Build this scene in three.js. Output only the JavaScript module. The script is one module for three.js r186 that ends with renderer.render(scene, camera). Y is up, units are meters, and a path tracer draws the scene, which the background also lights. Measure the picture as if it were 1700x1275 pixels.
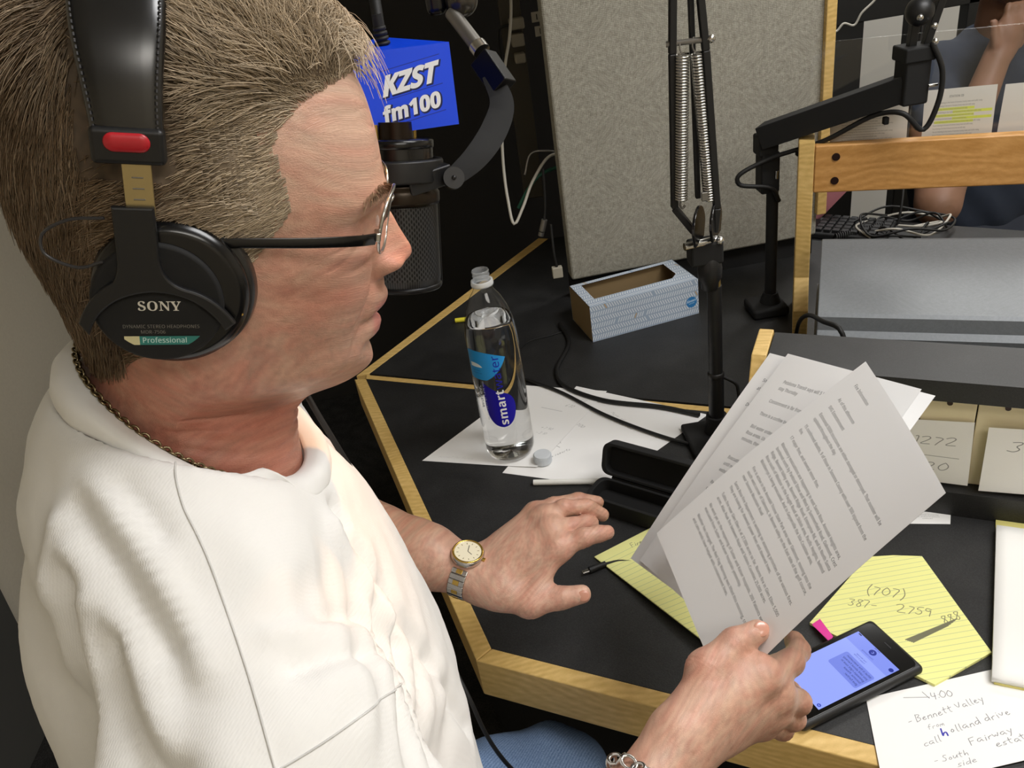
import * as THREE from 'three';
import { RoundedBoxGeometry } from 'three/addons/geometries/RoundedBoxGeometry.js';
import { mergeGeometries, mergeVertices, toCreasedNormals } from 'three/addons/utils/BufferGeometryUtils.js';
import { RectAreaLightUniformsLib } from 'three/addons/lights/RectAreaLightUniformsLib.js';
import { ImprovedNoise } from 'three/addons/math/ImprovedNoise.js';

// ---------------------------------------------------------------- camera, light, exposure
const scene = new THREE.Scene();
scene.background = new THREE.Color(0x050505);
const camera = new THREE.PerspectiveCamera(49.74, 1700 / 1275, 0.02, 30);
camera.position.set(0, 1.59, 0);
camera.rotation.order = 'YXZ';
camera.rotation.set(THREE.MathUtils.degToRad(-30.7), 0, THREE.MathUtils.degToRad(-9.4));
const renderer = new THREE.WebGLRenderer({ antialias: true });
renderer.toneMapping = THREE.LinearToneMapping;
renderer.toneMappingExposure = 1.13;
renderer.shadowMap.enabled = true;
RectAreaLightUniformsLib.init();
const CEIL = 2.7;
const PANELS = [                               // ceiling light panels: x, z, width, depth, radiance, colour
  ['over the console desk', 1.2, -0.5, 1.2, 0.6, 12.5, 0xf9f8f8],
  ['behind the seated man', 0.9, 1.05, 1.2, 0.6, 8.0, 0xfdf8f0],
  ['in the room beyond the glass', 1.75, -2.55, 1.2, 0.6, 12, 0xfaf9f6],
];

// ---------------------------------------------------------------- helpers
const V = (x, y, z) => new THREE.Vector3(x, y, z);
const rad = THREE.MathUtils.degToRad;
const clamp = (x, a = 0, b = 1) => Math.min(b, Math.max(a, x));
const lerp = (a, b, t) => a + (b - a) * t;
const sstep = (a, b, x) => { const t = clamp((x - a) / (b - a)); return t * t * (3 - 2 * t); };
function rng(seed) { let s = seed >>> 0; return () => { s = (s + 0x6D2B79F5) | 0; let t = Math.imul(s ^ (s >>> 15), 1 | s); t = (t + Math.imul(t ^ (t >>> 7), 61 | t)) ^ t; return ((t ^ (t >>> 14)) >>> 0) / 4294967296; }; }
const perlin = new ImprovedNoise();
const noise = (x, y, z = 0) => perlin.noise(x + 31.7, y + 17.3, z + 5.1);
const fbm = (x, y, z = 0, o = 4) => { let a = 0, w = 0.5; for (let i = 0; i < o; i++) { a += w * noise(x, y, z); x *= 2.03; y *= 2.03; z *= 2.03; w *= 0.5; } return a; };
// piecewise smooth interpolation through [x, y] knots
function curve1(k) {
  const n = k.length, m = [];
  for (let i = 0; i < n; i++) {
    const a = k[Math.max(0, i - 1)], b = k[Math.min(n - 1, i + 1)];
    m.push((b[1] - a[1]) / (b[0] - a[0]));
    if (i > 0 && i < n - 1) { const d0 = (k[i][1] - a[1]) / (k[i][0] - a[0]), d1 = (b[1] - k[i][1]) / (b[0] - k[i][0]); if (d0 * d1 <= 0) m[i] = 0; }
  }
  return x => {
    if (x <= k[0][0]) return k[0][1];
    if (x >= k[n - 1][0]) return k[n - 1][1];
    let i = 0; while (x > k[i + 1][0]) i++;
    const h = k[i + 1][0] - k[i][0], t = (x - k[i][0]) / h, t2 = t * t, t3 = t2 * t;
    return (2 * t3 - 3 * t2 + 1) * k[i][1] + (t3 - 2 * t2 + t) * h * m[i] + (-2 * t3 + 3 * t2) * k[i + 1][1] + (t3 - t2) * h * m[i + 1];
  };
}
const used = {};
function numbered(n) { if (!(n in used)) { used[n] = 0; return n; } used[n]++; return n + '_' + String(used[n]).padStart(3, '0'); }
function prep(g) { let h = g.index ? g.toNonIndexed() : g; for (const k of Object.keys(h.attributes)) if (!['position', 'normal', 'uv', 'color'].includes(k)) h.deleteAttribute(k); if (!h.attributes.normal) h.computeVertexNormals(); if (!h.attributes.uv) h.setAttribute('uv', new THREE.BufferAttribute(new Float32Array(h.attributes.position.count * 2), 2)); return h; }
const join = gs => gs.length === 1 ? gs[0] : mergeGeometries(gs.map(prep));
// uv in metres by the face's dominant axis
function uvm(g, s = 1) {
  g = prep(g); const p = g.attributes.position, n = g.attributes.normal, uv = new Float32Array(p.count * 2);
  for (let i = 0; i < p.count; i += 3) {
    let nx = 0, ny = 0, nz = 0;
    for (let k = 0; k < 3; k++) { nx += n.getX(i + k); ny += n.getY(i + k); nz += n.getZ(i + k); }
    nx = Math.abs(nx); ny = Math.abs(ny); nz = Math.abs(nz);
    for (let k = 0; k < 3; k++) {
      const X = p.getX(i + k), Y = p.getY(i + k), Z = p.getZ(i + k); let a, b;
      if (ny >= nx && ny >= nz) { a = X; b = Z; } else if (nx >= nz) { a = Z; b = Y; } else { a = X; b = Y; }
      uv[(i + k) * 2] = a * s; uv[(i + k) * 2 + 1] = b * s;
    }
  }
  g.setAttribute('uv', new THREE.BufferAttribute(uv, 2)); return g;
}
function mesh(name, g, m, parent) {
  const o = new THREE.Mesh(Array.isArray(g) ? join(g) : g, m); o.castShadow = o.receiveShadow = true;
  o.name = parent ? name : numbered(name); (parent || scene).add(o); return o;
}
function tag(o, label, category, group) { o.userData = { label, category }; if (group) o.userData.group = group; return o; }
function thing(name, label, category, pos = [0, 0, 0], turn = 0, group) {
  const o = new THREE.Group(); o.name = numbered(name); scene.add(o); o.position.set(...pos); o.rotation.y = turn; tag(o, label, category, group); return o;
}
function struct(name, g, m, label) { const o = mesh(name, g, m); o.userData = { kind: 'structure' }; if (label) o.userData.label = label; return o; }
const rbox = (w, h, d, r = 0.002, x = 0, y = 0, z = 0, seg = 2) => new RoundedBoxGeometry(w, h, d, seg, Math.min(r, w / 2.01, h / 2.01, d / 2.01)).translate(x, y, z);
const bx = (x0, x1, y0, y1, z0, z1) => new THREE.BoxGeometry(x1 - x0, y1 - y0, z1 - z0).translate((x0 + x1) / 2, (y0 + y1) / 2, (z0 + z1) / 2);
const cyl = (r0, r1, h, seg = 24, y = 0) => new THREE.CylinderGeometry(r1, r0, h, seg).translate(0, y + h / 2, 0);
const lathe = (pts, seg = 40) => new THREE.LatheGeometry(pts.map(p => new THREE.Vector2(p[0], p[1])), seg);
const tube = (pts, r, seg = 60, rs = 8, closed = false) => new THREE.TubeGeometry(new THREE.CatmullRomCurve3(pts.map(p => Array.isArray(p) ? V(...p) : p), closed), seg, r, rs, closed);
// right prism over a polygon of [x, z], from y0 to y1
function prism(poly, y0, y1, bev = 0) {
  const s = new THREE.Shape(poly.map(p => new THREE.Vector2(p[0], -p[1])));
  const g = new THREE.ExtrudeGeometry(s, { depth: y1 - y0 - 2 * bev, bevelEnabled: bev > 0, bevelSize: bev, bevelThickness: bev, bevelOffset: -bev, bevelSegments: 2, curveSegments: 16 });
  return g.rotateX(-Math.PI / 2).translate(0, y0 + bev, 0);
}
// extrude a polygon of [x, y] by d along z, centred
function plate(poly, d, bev = 0, seg = 16) {
  const s = poly instanceof THREE.Shape ? poly : new THREE.Shape(poly.map(p => new THREE.Vector2(p[0], p[1])));
  return new THREE.ExtrudeGeometry(s, { depth: d - 2 * bev, bevelEnabled: bev > 0, bevelSize: bev, bevelThickness: bev, bevelOffset: -bev, bevelSegments: 2, curveSegments: seg }).translate(0, 0, -d / 2 + bev);
}
// matrix whose y axis runs from a to b, origin at a
function along(a, b, roll = 0) {
  const y = b.clone().sub(a).normalize(); let x = Math.abs(y.y) > 0.95 ? V(1, 0, 0) : V(0, 1, 0);
  const z = x.clone().cross(y).normalize(); x = y.clone().cross(z).normalize();
  return new THREE.Matrix4().makeBasis(x, y, z).setPosition(a).multiply(new THREE.Matrix4().makeRotationY(roll));
}
const rod = (a, b, r0, r1 = r0, seg = 16) => { a = Array.isArray(a) ? V(...a) : a; b = Array.isArray(b) ? V(...b) : b; return cyl(r0, r1, a.distanceTo(b), seg).applyMatrix4(along(a, b)); };
// flat strip swept along a curve: half width w(t), half thickness h, facing dir
function ribbon(curve, n, w, h, face) {
  const pos = [], idx = [];
  for (let i = 0; i <= n; i++) { const p = curve.getPoint(i / n), tg = curve.getTangent(i / n), f = face.clone().addScaledVector(tg, -face.dot(tg)).normalize(), s = tg.clone().cross(f).normalize(), ww = w(i / n); for (const [a, b] of [[-1, -0.6], [-0.8, -1], [0.8, -1], [1, -0.6], [1, 0.6], [0.8, 1], [-0.8, 1], [-1, 0.6]]) { const q = p.clone().addScaledVector(s, a * ww).addScaledVector(f, b * h); pos.push(q.x, q.y, q.z); } }
  for (let i = 0; i < n; i++) for (let k = 0; k < 8; k++) { const a = i * 8 + k, b = i * 8 + (k + 1) % 8; idx.push(a, b, a + 8, b, b + 8, a + 8); }
  const e = n * 8; for (let k = 1; k < 7; k++) { idx.push(0, k + 1, k); idx.push(e, e + k, e + k + 1); }
  const g = new THREE.BufferGeometry(); g.setAttribute('position', new THREE.Float32BufferAttribute(pos, 3)); g.setIndex(idx); return toCreasedNormals(g, 0.6);
}
const basis = (x, y, z, o) => new THREE.Matrix4().makeBasis(x, y, z).setPosition(o);

// ---------------------------------------------------------------- textures and materials
function dataTex(n, f, srgb = true, rx = 1, ry = 1) {
  const d = new Uint8Array(n * n * 4);
  for (let j = 0; j < n; j++) for (let i = 0; i < n; i++) { const c = f(i / n, j / n, i, j), k = (j * n + i) * 4; d[k] = clamp(c[0], 0, 255); d[k + 1] = clamp(c[1], 0, 255); d[k + 2] = clamp(c[2], 0, 255); d[k + 3] = 255; }
  const t = new THREE.DataTexture(d, n, n); t.wrapS = t.wrapT = THREE.RepeatWrapping; t.magFilter = THREE.LinearFilter; t.minFilter = THREE.LinearMipmapLinearFilter; t.generateMipmaps = true;
  if (srgb) t.colorSpace = THREE.SRGBColorSpace; t.repeat.set(rx, ry); t.needsUpdate = true; return t;
}
function canvasTex(w, h, draw) {
  const c = document.createElement('canvas'); c.width = w; c.height = h; const x = c.getContext('2d'); draw(x, w, h);
  const t = new THREE.CanvasTexture(c); t.colorSpace = THREE.SRGBColorSpace; t.anisotropy = 8; return t;
}
const std = (o) => new THREE.MeshStandardMaterial(o);
const phys = (o) => new THREE.MeshPhysicalMaterial(o);
const tileNoise = (u, v, f, s = 0) => { const a = u * Math.PI * 2, b = v * Math.PI * 2, r = f / (2 * Math.PI); return noise(Math.cos(a) * r + s, Math.sin(a) * r + Math.cos(b) * r, Math.sin(b) * r - s); };
const R0 = rng(11);
const laminateTex = dataTex(256, (u, v) => { const s = (R0() - 0.5) * 22 + tileNoise(u, v, 5) * 8; return [36 + s, 36 + s, 36 + s]; }, true, 5, 5);
const laminateBump = dataTex(256, () => { const s = 120 + (R0() - 0.5) * 130; return [s, s, s]; }, false, 5, 5);
const woodTex = dataTex(512, (u, v) => {
  const g = tileNoise(u * 1, v, 3, 2) * 0.6, st = Math.sin((v * 34 + g * 6 + tileNoise(u, v, 9, 4) * 0.8) * Math.PI * 2);
  const f = (R0() - 0.5) * 6 + tileNoise(u, v, 60, 9) * 12; const k = st * 5 + g * 12 + f; return [217 + k, 182 + k * 1.1, 112 + k * 1.2];
}, true, 1.6, 3.2);
const railTex = dataTex(512, (u, v) => {
  const g = tileNoise(u, v, 2, 7) * 0.8, st = Math.sin((v * 18 + g * 7 + tileNoise(u, v, 8, 3)) * Math.PI * 2);
  const k = st * 7 + g * 14 + (R0() - 0.5) * 8 + tileNoise(u, v, 70, 1) * 10; return [196 + k, 144 + k, 80 + k];
}, true, 1.4, 3.4);
const weave = (lo, hi, n) => (u, v, i, j) => { const a = Math.abs(Math.sin(u * Math.PI * n)) , b = Math.abs(Math.sin(v * Math.PI * n)); const s = (R0() - 0.5) * 26 + tileNoise(u, v, 40, 3) * 16; const k = lerp(lo, hi, a * b); return [k + s, k + s, k * 0.955 + s]; };
const panelTex = dataTex(512, (u, v) => { const a = Math.pow(Math.abs(Math.sin(u * Math.PI * 64)), 0.5), b = Math.pow(Math.abs(Math.sin(v * Math.PI * 64)), 0.5); const s = (R0() - 0.5) * 20 + tileNoise(u * 1, v, 30, 3) * 16 + tileNoise(u, v, 90, 8) * 20; const k = 128 + 44 * a * b + s; return [k + 4, k + 1, k - 11]; }, true, 5, 5);
const panelBump = dataTex(512, (u, v) => { const a = Math.abs(Math.sin(u * Math.PI * 64)), b = Math.abs(Math.sin(v * Math.PI * 64)); const k = 60 + 150 * a * b; return [k, k, k]; }, false, 5, 5);
const wallTex = dataTex(256, (u, v) => { const s = (R0() - 0.5) * 5 + tileNoise(u, v, 4) * 5; return [226 + s, 216 + s, 194 + s]; }, true, 1, 1);
const wallBump = dataTex(256, (u, v) => { const s = 128 + (R0() - 0.5) * 60 + tileNoise(u, v, 24) * 70; return [s, s, s]; }, false, 3, 3);
const carpetTex = dataTex(256, (u, v) => { const s = (R0() - 0.5) * 30 + tileNoise(u, v, 14) * 14; return [38 + s, 37 + s, 35 + s]; }, true, 2, 2);
const brushedTex = dataTex(256, (u, v) => { const s = (R0() - 0.5) * 7 + tileNoise(u, v, 60) * 5; return [118 + s, 122 + s, 125 + s]; }, true, 4, 4);
const knitBump = dataTex(256, (u, v) => { const k = 128 + 60 * Math.sin(u * Math.PI * 2 * 40 + Math.sin(v * Math.PI * 2 * 40) * 1.2) * Math.sin(v * Math.PI * 2 * 40) + (R0() - 0.5) * 50; return [k, k, k]; }, false, 12, 12);

const M = {
  laminate: std({ map: laminateTex, bumpMap: laminateBump, bumpScale: 0.00025, roughness: 0.55 }),
  blackTop: std({ map: laminateTex, color: 0xe8e8ea, roughness: 0.5 }),
  wood: std({ map: woodTex, roughness: 0.42 }),
  rail: std({ map: railTex, roughness: 0.4 }),
  panel: std({ map: panelTex, bumpMap: panelBump, bumpScale: 0.0006, roughness: 0.95 }),
  wall: std({ map: wallTex, bumpMap: wallBump, bumpScale: 0.0004, roughness: 0.9 }),
  darkWall: std({ color: 0x2c2a28, bumpMap: wallBump, bumpScale: 0.0004, roughness: 0.95 }),
  farWall: std({ color: 0xd6d3cc, roughness: 0.9 }),
  ceiling: std({ color: 0xd8d5cd, roughness: 0.95 }),
  carpet: std({ map: carpetTex, roughness: 1 }),
  black: std({ color: 0x111112, roughness: 0.45 }),
  blackMatte: std({ color: 0x0d0d0d, roughness: 0.8 }),
  blackGloss: std({ color: 0x0c0c0d, roughness: 0.22 }),
  blackMetal: std({ color: 0x1a1a1b, roughness: 0.35, metalness: 0.6 }),
  rubber: std({ color: 0x0b0b0b, roughness: 0.6 }),
  steel: std({ color: 0xc9c7c2, roughness: 0.24, metalness: 1 }),
  dullSteel: std({ color: 0x8d8a84, roughness: 0.42, metalness: 0.9 }),
  brass: std({ color: 0xb99a52, roughness: 0.35, metalness: 0.9 }),
  gold: std({ color: 0xd9b55e, roughness: 0.25, metalness: 1 }),
  greyMetal: std({ map: brushedTex, roughness: 0.5, metalness: 0.15 }),
  cream: std({ color: 0xe9dcb8, roughness: 0.6 }),
  paper: std({ color: 0xeeedeb, roughness: 0.85 }),
  whitePlastic: std({ color: 0xe4e3dd, roughness: 0.45 }),
  whiteCable: std({ color: 0xb9b5aa, roughness: 0.5 }),
  screw: std({ color: 0x2a1410, roughness: 0.4, metalness: 0.4 }),
};

// ---------------------------------------------------------------- the room
struct('floor', uvm(bx(-1.45, 3.2, -0.1, 0, -3.6, 2.2)), M.carpet, 'dark carpeted floor under the desks');
struct('ceiling', uvm(bx(-1.45, 3.2, CEIL, CEIL + 0.1, -3.6, 2.2)), M.ceiling, 'pale plain ceiling');
struct('wall_left', uvm(bx(-1.45, -1.3, 0, CEIL, -3.6, 2.2)), M.wall, 'beige painted wall behind the seated man');
struct('wall_front', uvm(bx(-1.45, 3.2, 0, CEIL, 2.0, 2.2)), M.wall, 'beige wall at the near end of the room');
struct('wall_right', uvm(bx(3.0, 3.2, 0, CEIL, -3.6, 2.2)), M.wall, 'beige wall on the right side');
struct('wall_back', uvm(bx(-1.45, 0.78, 0, CEIL, -2.95, -2.8)), M.darkWall, 'dark charcoal wall behind the microphone');
struct('wall_far', uvm(bx(0.7, 3.2, 0, CEIL, -3.6, -3.45)), M.farWall, 'white wall beyond the clear window');
struct('wall_partition', uvm(bx(0.72, 0.78, 0, CEIL, -3.45, -2.08)), M.darkWall, 'dark partition wall beside the window opening');
for (const [where, x, z, w, d, power, col] of PANELS) {
  const t = thing('ceiling_light', 'flat white ceiling light panel ' + where, 'ceiling light', [x, CEIL, z], 0, 'ceiling light panels');
  mesh('frame', [bx(-w / 2 - 0.03, w / 2 + 0.03, -0.03, 0, -d / 2 - 0.03, -d / 2), bx(-w / 2 - 0.03, w / 2 + 0.03, -0.03, 0, d / 2, d / 2 + 0.03), bx(-w / 2 - 0.03, -w / 2, -0.03, 0, -d / 2, d / 2), bx(w / 2, w / 2 + 0.03, -0.03, 0, -d / 2, d / 2)], M.whitePlastic, t);
  const c = new THREE.Color(col);
  mesh('diffuser', bx(-w / 2, w / 2, -0.012, -0.004, -d / 2, d / 2), std({ color: 0xffffff, emissive: c, emissiveIntensity: 1.5 }), t);
  const l = new THREE.RectAreaLight(c, power, w, d); l.position.set(0, -0.02, 0); l.rotation.x = -Math.PI / 2; t.add(l); l.name = 'lamp_light';
}
{ // warm ceiling spot over the far corner of the desk
  const t = thing('ceiling_spotlight', 'small warm ceiling spotlight above the microphone', 'ceiling light', [0.42, CEIL, -1.15]);
  mesh('canister', cyl(0.045, 0.045, 0.12, 24, -0.12), M.blackMatte, t);
  const e = mesh('bulb', new THREE.SphereGeometry(0.028, 20, 14).translate(0, -0.125, 0), std({ color: 0xffffff, emissive: 0xffc27a, emissiveIntensity: 6 }), t);
  const l = new THREE.SpotLight(0xffb469, 4.5, 0, 0.09, 0.8); l.position.set(0, -0.165, 0); l.target.position.set(-0.44, -1.12, 0.53); t.add(l.target); l.target.name = 'lamp_aim'; l.castShadow = true; l.shadow.radius = 1.5; l.name = 'lamp_light'; t.add(l);
}
{ // dark grey board leaning on the wall at the picture's left edge
  const t = thing('leaning_board', 'dark grey fabric board leaning on beige wall behind the man', 'board', [-1.27, 0, -1.5]);
  const g = plate([[0.02, 0], [0.95, 0], [0.95, 0.98], [-0.09, 0.98]].map(([a, b]) => [a, b]), 0.03, 0.003).rotateY(-Math.PI / 2);
  mesh('board_face', uvm(g), std({ color: 0x4b4a46, roughness: 0.95, bumpMap: wallBump, bumpScale: 0.0006 }), t);
}

// ---------------------------------------------------------------- desks
const U = V(0.883, 0, 0.469), W = V(-0.469, 0, 0.883);        // along the desk, towards its sitting edge
const DT = 0.8;
const trimH = 0.062;
const strip = (poly, y0 = DT - trimH, y1 = DT) => uvm(prism(poly, y0, y1, 0.0018));
{
  const t = thing('front_desk', 'black laminate desk with pale wood edging, papers and phone on it', 'desk');
  // inner laminate top
  const A = [-0.284, -1.443], B = [-0.078, -0.712], Cc = [0.62, -0.335], D = [1.30, 0.03], E = [1.30, -0.62], F = [0.36, -1.115];
  mesh('worktop', uvm(prism([A, B, Cc, D, E, F], DT - 0.035, DT, 0.0006)), M.laminate, t);
  mesh('edge_strip', strip([[-0.308, -1.449], [-0.0975, -0.6975], [-0.0775, -0.7125], [-0.2845, -1.4435]]), M.wood, t);
  mesh('edge_strip', strip([[-0.0970, -0.6970], [1.318, 0.068], [1.30, 0.032], [-0.0770, -0.7120]]), M.wood, t);
  mesh('edge_strip', strip([[-0.2845, -1.4440], [0.36, -1.1155], [0.36, -1.1325], [-0.2845, -1.4600]]), M.wood, t);
  mesh('support_panel', [uvm(prism([[-0.05, -0.92], [0.95, -0.40], [0.93, -0.37], [-0.07, -0.89]], 0, DT - 0.036)), uvm(prism([[-0.2, -1.38], [-0.05, -0.92], [-0.02, -0.93], [-0.17, -1.39]], 0, DT - 0.036))], M.blackMatte, t);
}
{
  const t = thing('rear_desk', 'black laminate desk with wood edging behind the water bottle', 'desk');
  const A = [-0.278, -1.4625], B = [0.42, -1.108], Cc = [1.42, -0.58], D = [1.42, -1.40], D2 = [1.145, -1.62], D3 = [0.894, -1.815], E = [0.62, -2.0], F = [0.155, -2.03];
  mesh('worktop', uvm(prism([A, B, Cc, D, D2, D3, E, F], DT - 0.035, DT, 0.0006)), M.laminate, t);
  mesh('edge_strip', strip([[-0.305, -1.4630], [-0.2785, -1.4630], [0.155, -2.03], [0.13, -2.045]]), M.wood, t);
  mesh('support_panel', [uvm(prism([[-0.2, -1.5], [0.2, -1.98], [0.22, -1.96], [-0.18, -1.48]], 0, DT - 0.036)), uvm(prism([[0.3, -1.95], [0.6, -1.95], [0.6, -1.92], [0.3, -1.92]], 0, DT - 0.036))], M.blackMatte, t);
}
{ // raised rack unit with wooden cheek, black lid and cream panels
  const L0 = V(0.32, DT, -0.932);                       // front left foot; local x = U, z = W
  const t = thing('rack_turret', 'low desk rack with wooden end, black lid and cream blank panels', 'rack', [L0.x, L0.y, L0.z], -Math.atan2(0.469, 0.883));
  // end cheek: profile in (z, y)
  const cheek = plate([[0.0, 0], [0.006, 0.0], [0.0, 0.175], [-0.022, 0.208], [-0.088, 0.212], [-0.095, 0.2], [-0.095, 0]], 0.02, 0.0015).rotateY(-Math.PI / 2);
  // rotateY(-90) sends x->z ; so profile x is z
  mesh('end_cheek', uvm(cheek.translate(0.004, 0, 0)), M.wood, t);
  mesh('lid', uvm(plate([[0.006, 0.178], [0.006, 0.207], [-0.02, 0.208], [-0.086, 0.209], [-0.086, 0.195], [-0.012, 0.178]], 1.3, 0.001).rotateY(-Math.PI / 2).translate(0.665, 0, 0)), M.blackTop, t);
  mesh('base_rail', uvm(bx(0.015, 1.31, 0, 0.038, -0.03, 0.004)), M.blackTop, t);
  mesh('carcass', uvm(bx(0.015, 1.31, 0.038, 0.195, -0.085, -0.03)), M.blackMatte, t);
  const pg = uvm(plate([[0.0, 0.0], [0.0615, 0.0], [0.0615, 0.142], [0.0, 0.142]], 0.006, 0.0008));
  for (let k = 0; k < 20; k++) {
    const p = mesh('blank_panel', pg, M.cream, t); p.position.set(0.017 + k * 0.0632, 0.0385, -0.022); p.rotation.x = 0.03;
    for (const yy of [0.126]) { const s = mesh('screw', new THREE.CylinderGeometry(0.0034, 0.0034, 0.003, 12).rotateX(Math.PI / 2), M.screw, p); s.position.set(0.031, yy, 0.004); }
  }
}
const Wv = V(0.934, 0, 0.358), Wn = V(-0.358, 0, 0.934);
{ // grey console cover
  const O = V(0.461, 0.94, -1.064);
  const t = thing('console_cover', 'grey metal mixing console with stepped front behind the rack', 'console', [O.x, DT, O.z], -Math.atan2(0.40, 0.917));
  const prof = [[0.0, 0.135], [0.0, 0.152], [-0.012, 0.158], [-0.016, 0.178], [-0.022, 0.182], [-0.245, 0.205], [-0.262, 0.2], [-0.262, 0.135]];
  mesh('cover', uvm(plate(prof, 1.0, 0.0015).rotateY(-Math.PI / 2).translate(0.5, 0, 0)), M.greyMetal, t);
  mesh('lower_lip', uvm(bx(-0.004, 1.0, 0.105, 0.122, -0.25, 0.004)), M.greyMetal, t);
  mesh('chassis', uvm(bx(0.012, 0.985, 0.0, 0.137, -0.25, -0.03)), M.greyMetal, t);
}
{ // wooden bridge: upright and rail
  const O = V(0.560, DT, -1.372);
  const t = thing('wooden_bridge', 'wooden upright and orange wood rail standing behind the console', 'shelf frame', [O.x, O.y, O.z], -Math.atan2(0.358, 0.934));
  mesh('upright', uvm(plate([[0.0, 0], [0.045, 0.0], [0.05, 0.055], [0.012, 0.105], [0.012, 0.352], [-0.10, 0.352], [-0.10, 0.0]], 0.026, 0.0018).rotateY(-Math.PI / 2)), M.wood, t);
  const r = mesh('rail', uvm(rbox(1.2, 0.082, 0.022, 0.003, 0.613, 0.306, 0.002)), M.rail, t);
  for (const yy of [0.286, 0.327]) for (const xx of [0.047]) mesh('screw', new THREE.CylinderGeometry(0.0065, 0.0065, 0.002, 20).rotateX(Math.PI / 2).translate(xx, yy, 0.0135), M.screw, r);
}
{ // clear acrylic screen behind the rail
  const O = V(0.556, 1.095, -1.40);
  const t = new THREE.Group(); t.name = 'window_1'; scene.add(t); t.position.copy(O); t.rotation.y = -Math.atan2(0.358, 0.934); t.userData = { kind: 'structure', label: 'clear acrylic screen behind the orange wood rail' };
  mesh('pane', rbox(1.25, 0.21, 0.005, 0.001, 0.64, 0.105, 0), phys({ color: 0xffffff, transmission: 1, thickness: 0, roughness: 0.02, ior: 1.45 }), t);
}
{ // fabric acoustic panel
  const a = V(0.164, 0.85, -1.632), b = V(0.674, 0.85, -1.66), x = b.clone().sub(a).normalize();
  const t = thing('acoustic_panel', 'tall grey woven fabric acoustic panel behind the tissue box', 'acoustic panel', [a.x, DT, a.z], -Math.atan2(x.z, x.x));
  mesh('fabric_face', uvm(rbox(0.545, 1.55, 0.045, 0.006, 0.2725, 0.05 + 0.775, -0.024, 3)), M.panel, t);
  mesh('foot_rail', uvm(bx(0.0, 0.545, 0.0, 0.05, -0.05, -0.02)), M.blackMatte, t);
  const w = struct('trim_1', uvm(rbox(0.02, 1.6, 0.05, 0.002, 0.712, 1.70, -1.675)), M.wood, 'pale wood trim post beside the fabric panel');
}

// ---------------------------------------------------------------- papers and small things on the desks
// thin sheet through four corners (top left, top right, bottom right, bottom left), with a lift function
function sheet(c, lift = () => 0, thick = 0.0003, nu = 14, nv = 18) {
  const [a, b, cc, d] = c.map(p => Array.isArray(p) ? V(...p) : p), nrm = b.clone().sub(a).cross(d.clone().sub(a)).normalize().negate();
  const pos = [], uv = [], idx = [];
  for (let s = 0; s < 2; s++) for (let j = 0; j <= nv; j++) for (let i = 0; i <= nu; i++) {
    const u = i / nu, v = j / nv, p = a.clone().multiplyScalar((1 - u) * (1 - v)).addScaledVector(b, u * (1 - v)).addScaledVector(cc, u * v).addScaledVector(d, (1 - u) * v);
    p.addScaledVector(nrm, lift(u, v) - s * thick); pos.push(p.x, p.y, p.z); uv.push(u, 1 - v);
  }
  const n1 = (nu + 1) * (nv + 1), q = (s, i, j) => s * n1 + j * (nu + 1) + i;
  for (let j = 0; j < nv; j++) for (let i = 0; i < nu; i++) {
    idx.push(q(0, i, j), q(0, i, j + 1), q(0, i + 1, j), q(0, i + 1, j), q(0, i, j + 1), q(0, i + 1, j + 1));
    idx.push(q(1, i, j), q(1, i + 1, j), q(1, i, j + 1), q(1, i + 1, j), q(1, i + 1, j + 1), q(1, i, j + 1));
  }
  for (let i = 0; i < nu; i++) { idx.push(q(0, i, 0), q(0, i + 1, 0), q(1, i, 0), q(0, i + 1, 0), q(1, i + 1, 0), q(1, i, 0)); idx.push(q(0, i, nv), q(1, i, nv), q(0, i + 1, nv), q(0, i + 1, nv), q(1, i, nv), q(1, i + 1, nv)); }
  for (let j = 0; j < nv; j++) { idx.push(q(0, 0, j), q(1, 0, j), q(0, 0, j + 1), q(0, 0, j + 1), q(1, 0, j), q(1, 0, j + 1)); idx.push(q(0, nu, j), q(0, nu, j + 1), q(1, nu, j), q(0, nu, j + 1), q(1, nu, j + 1), q(1, nu, j)); }
  const g = new THREE.BufferGeometry(); g.setAttribute('position', new THREE.Float32BufferAttribute(pos, 3)); g.setAttribute('uv', new THREE.Float32BufferAttribute(uv, 2)); g.setIndex(idx);
  const h = g.toNonIndexed(); h.computeVertexNormals(); return mergeSmooth(g);
}
function mergeSmooth(g) { g.computeVertexNormals(); return g; }
const paperMat = (w, h, draw, base = '#f1f0ee') => std({ map: canvasTex(w, h, (x, W2, H2) => { x.fillStyle = base; x.fillRect(0, 0, W2, H2); draw(x, W2, H2); }), roughness: 0.85 });
const D = (x, z, h = 0) => V(x, DT + h, z);
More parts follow.
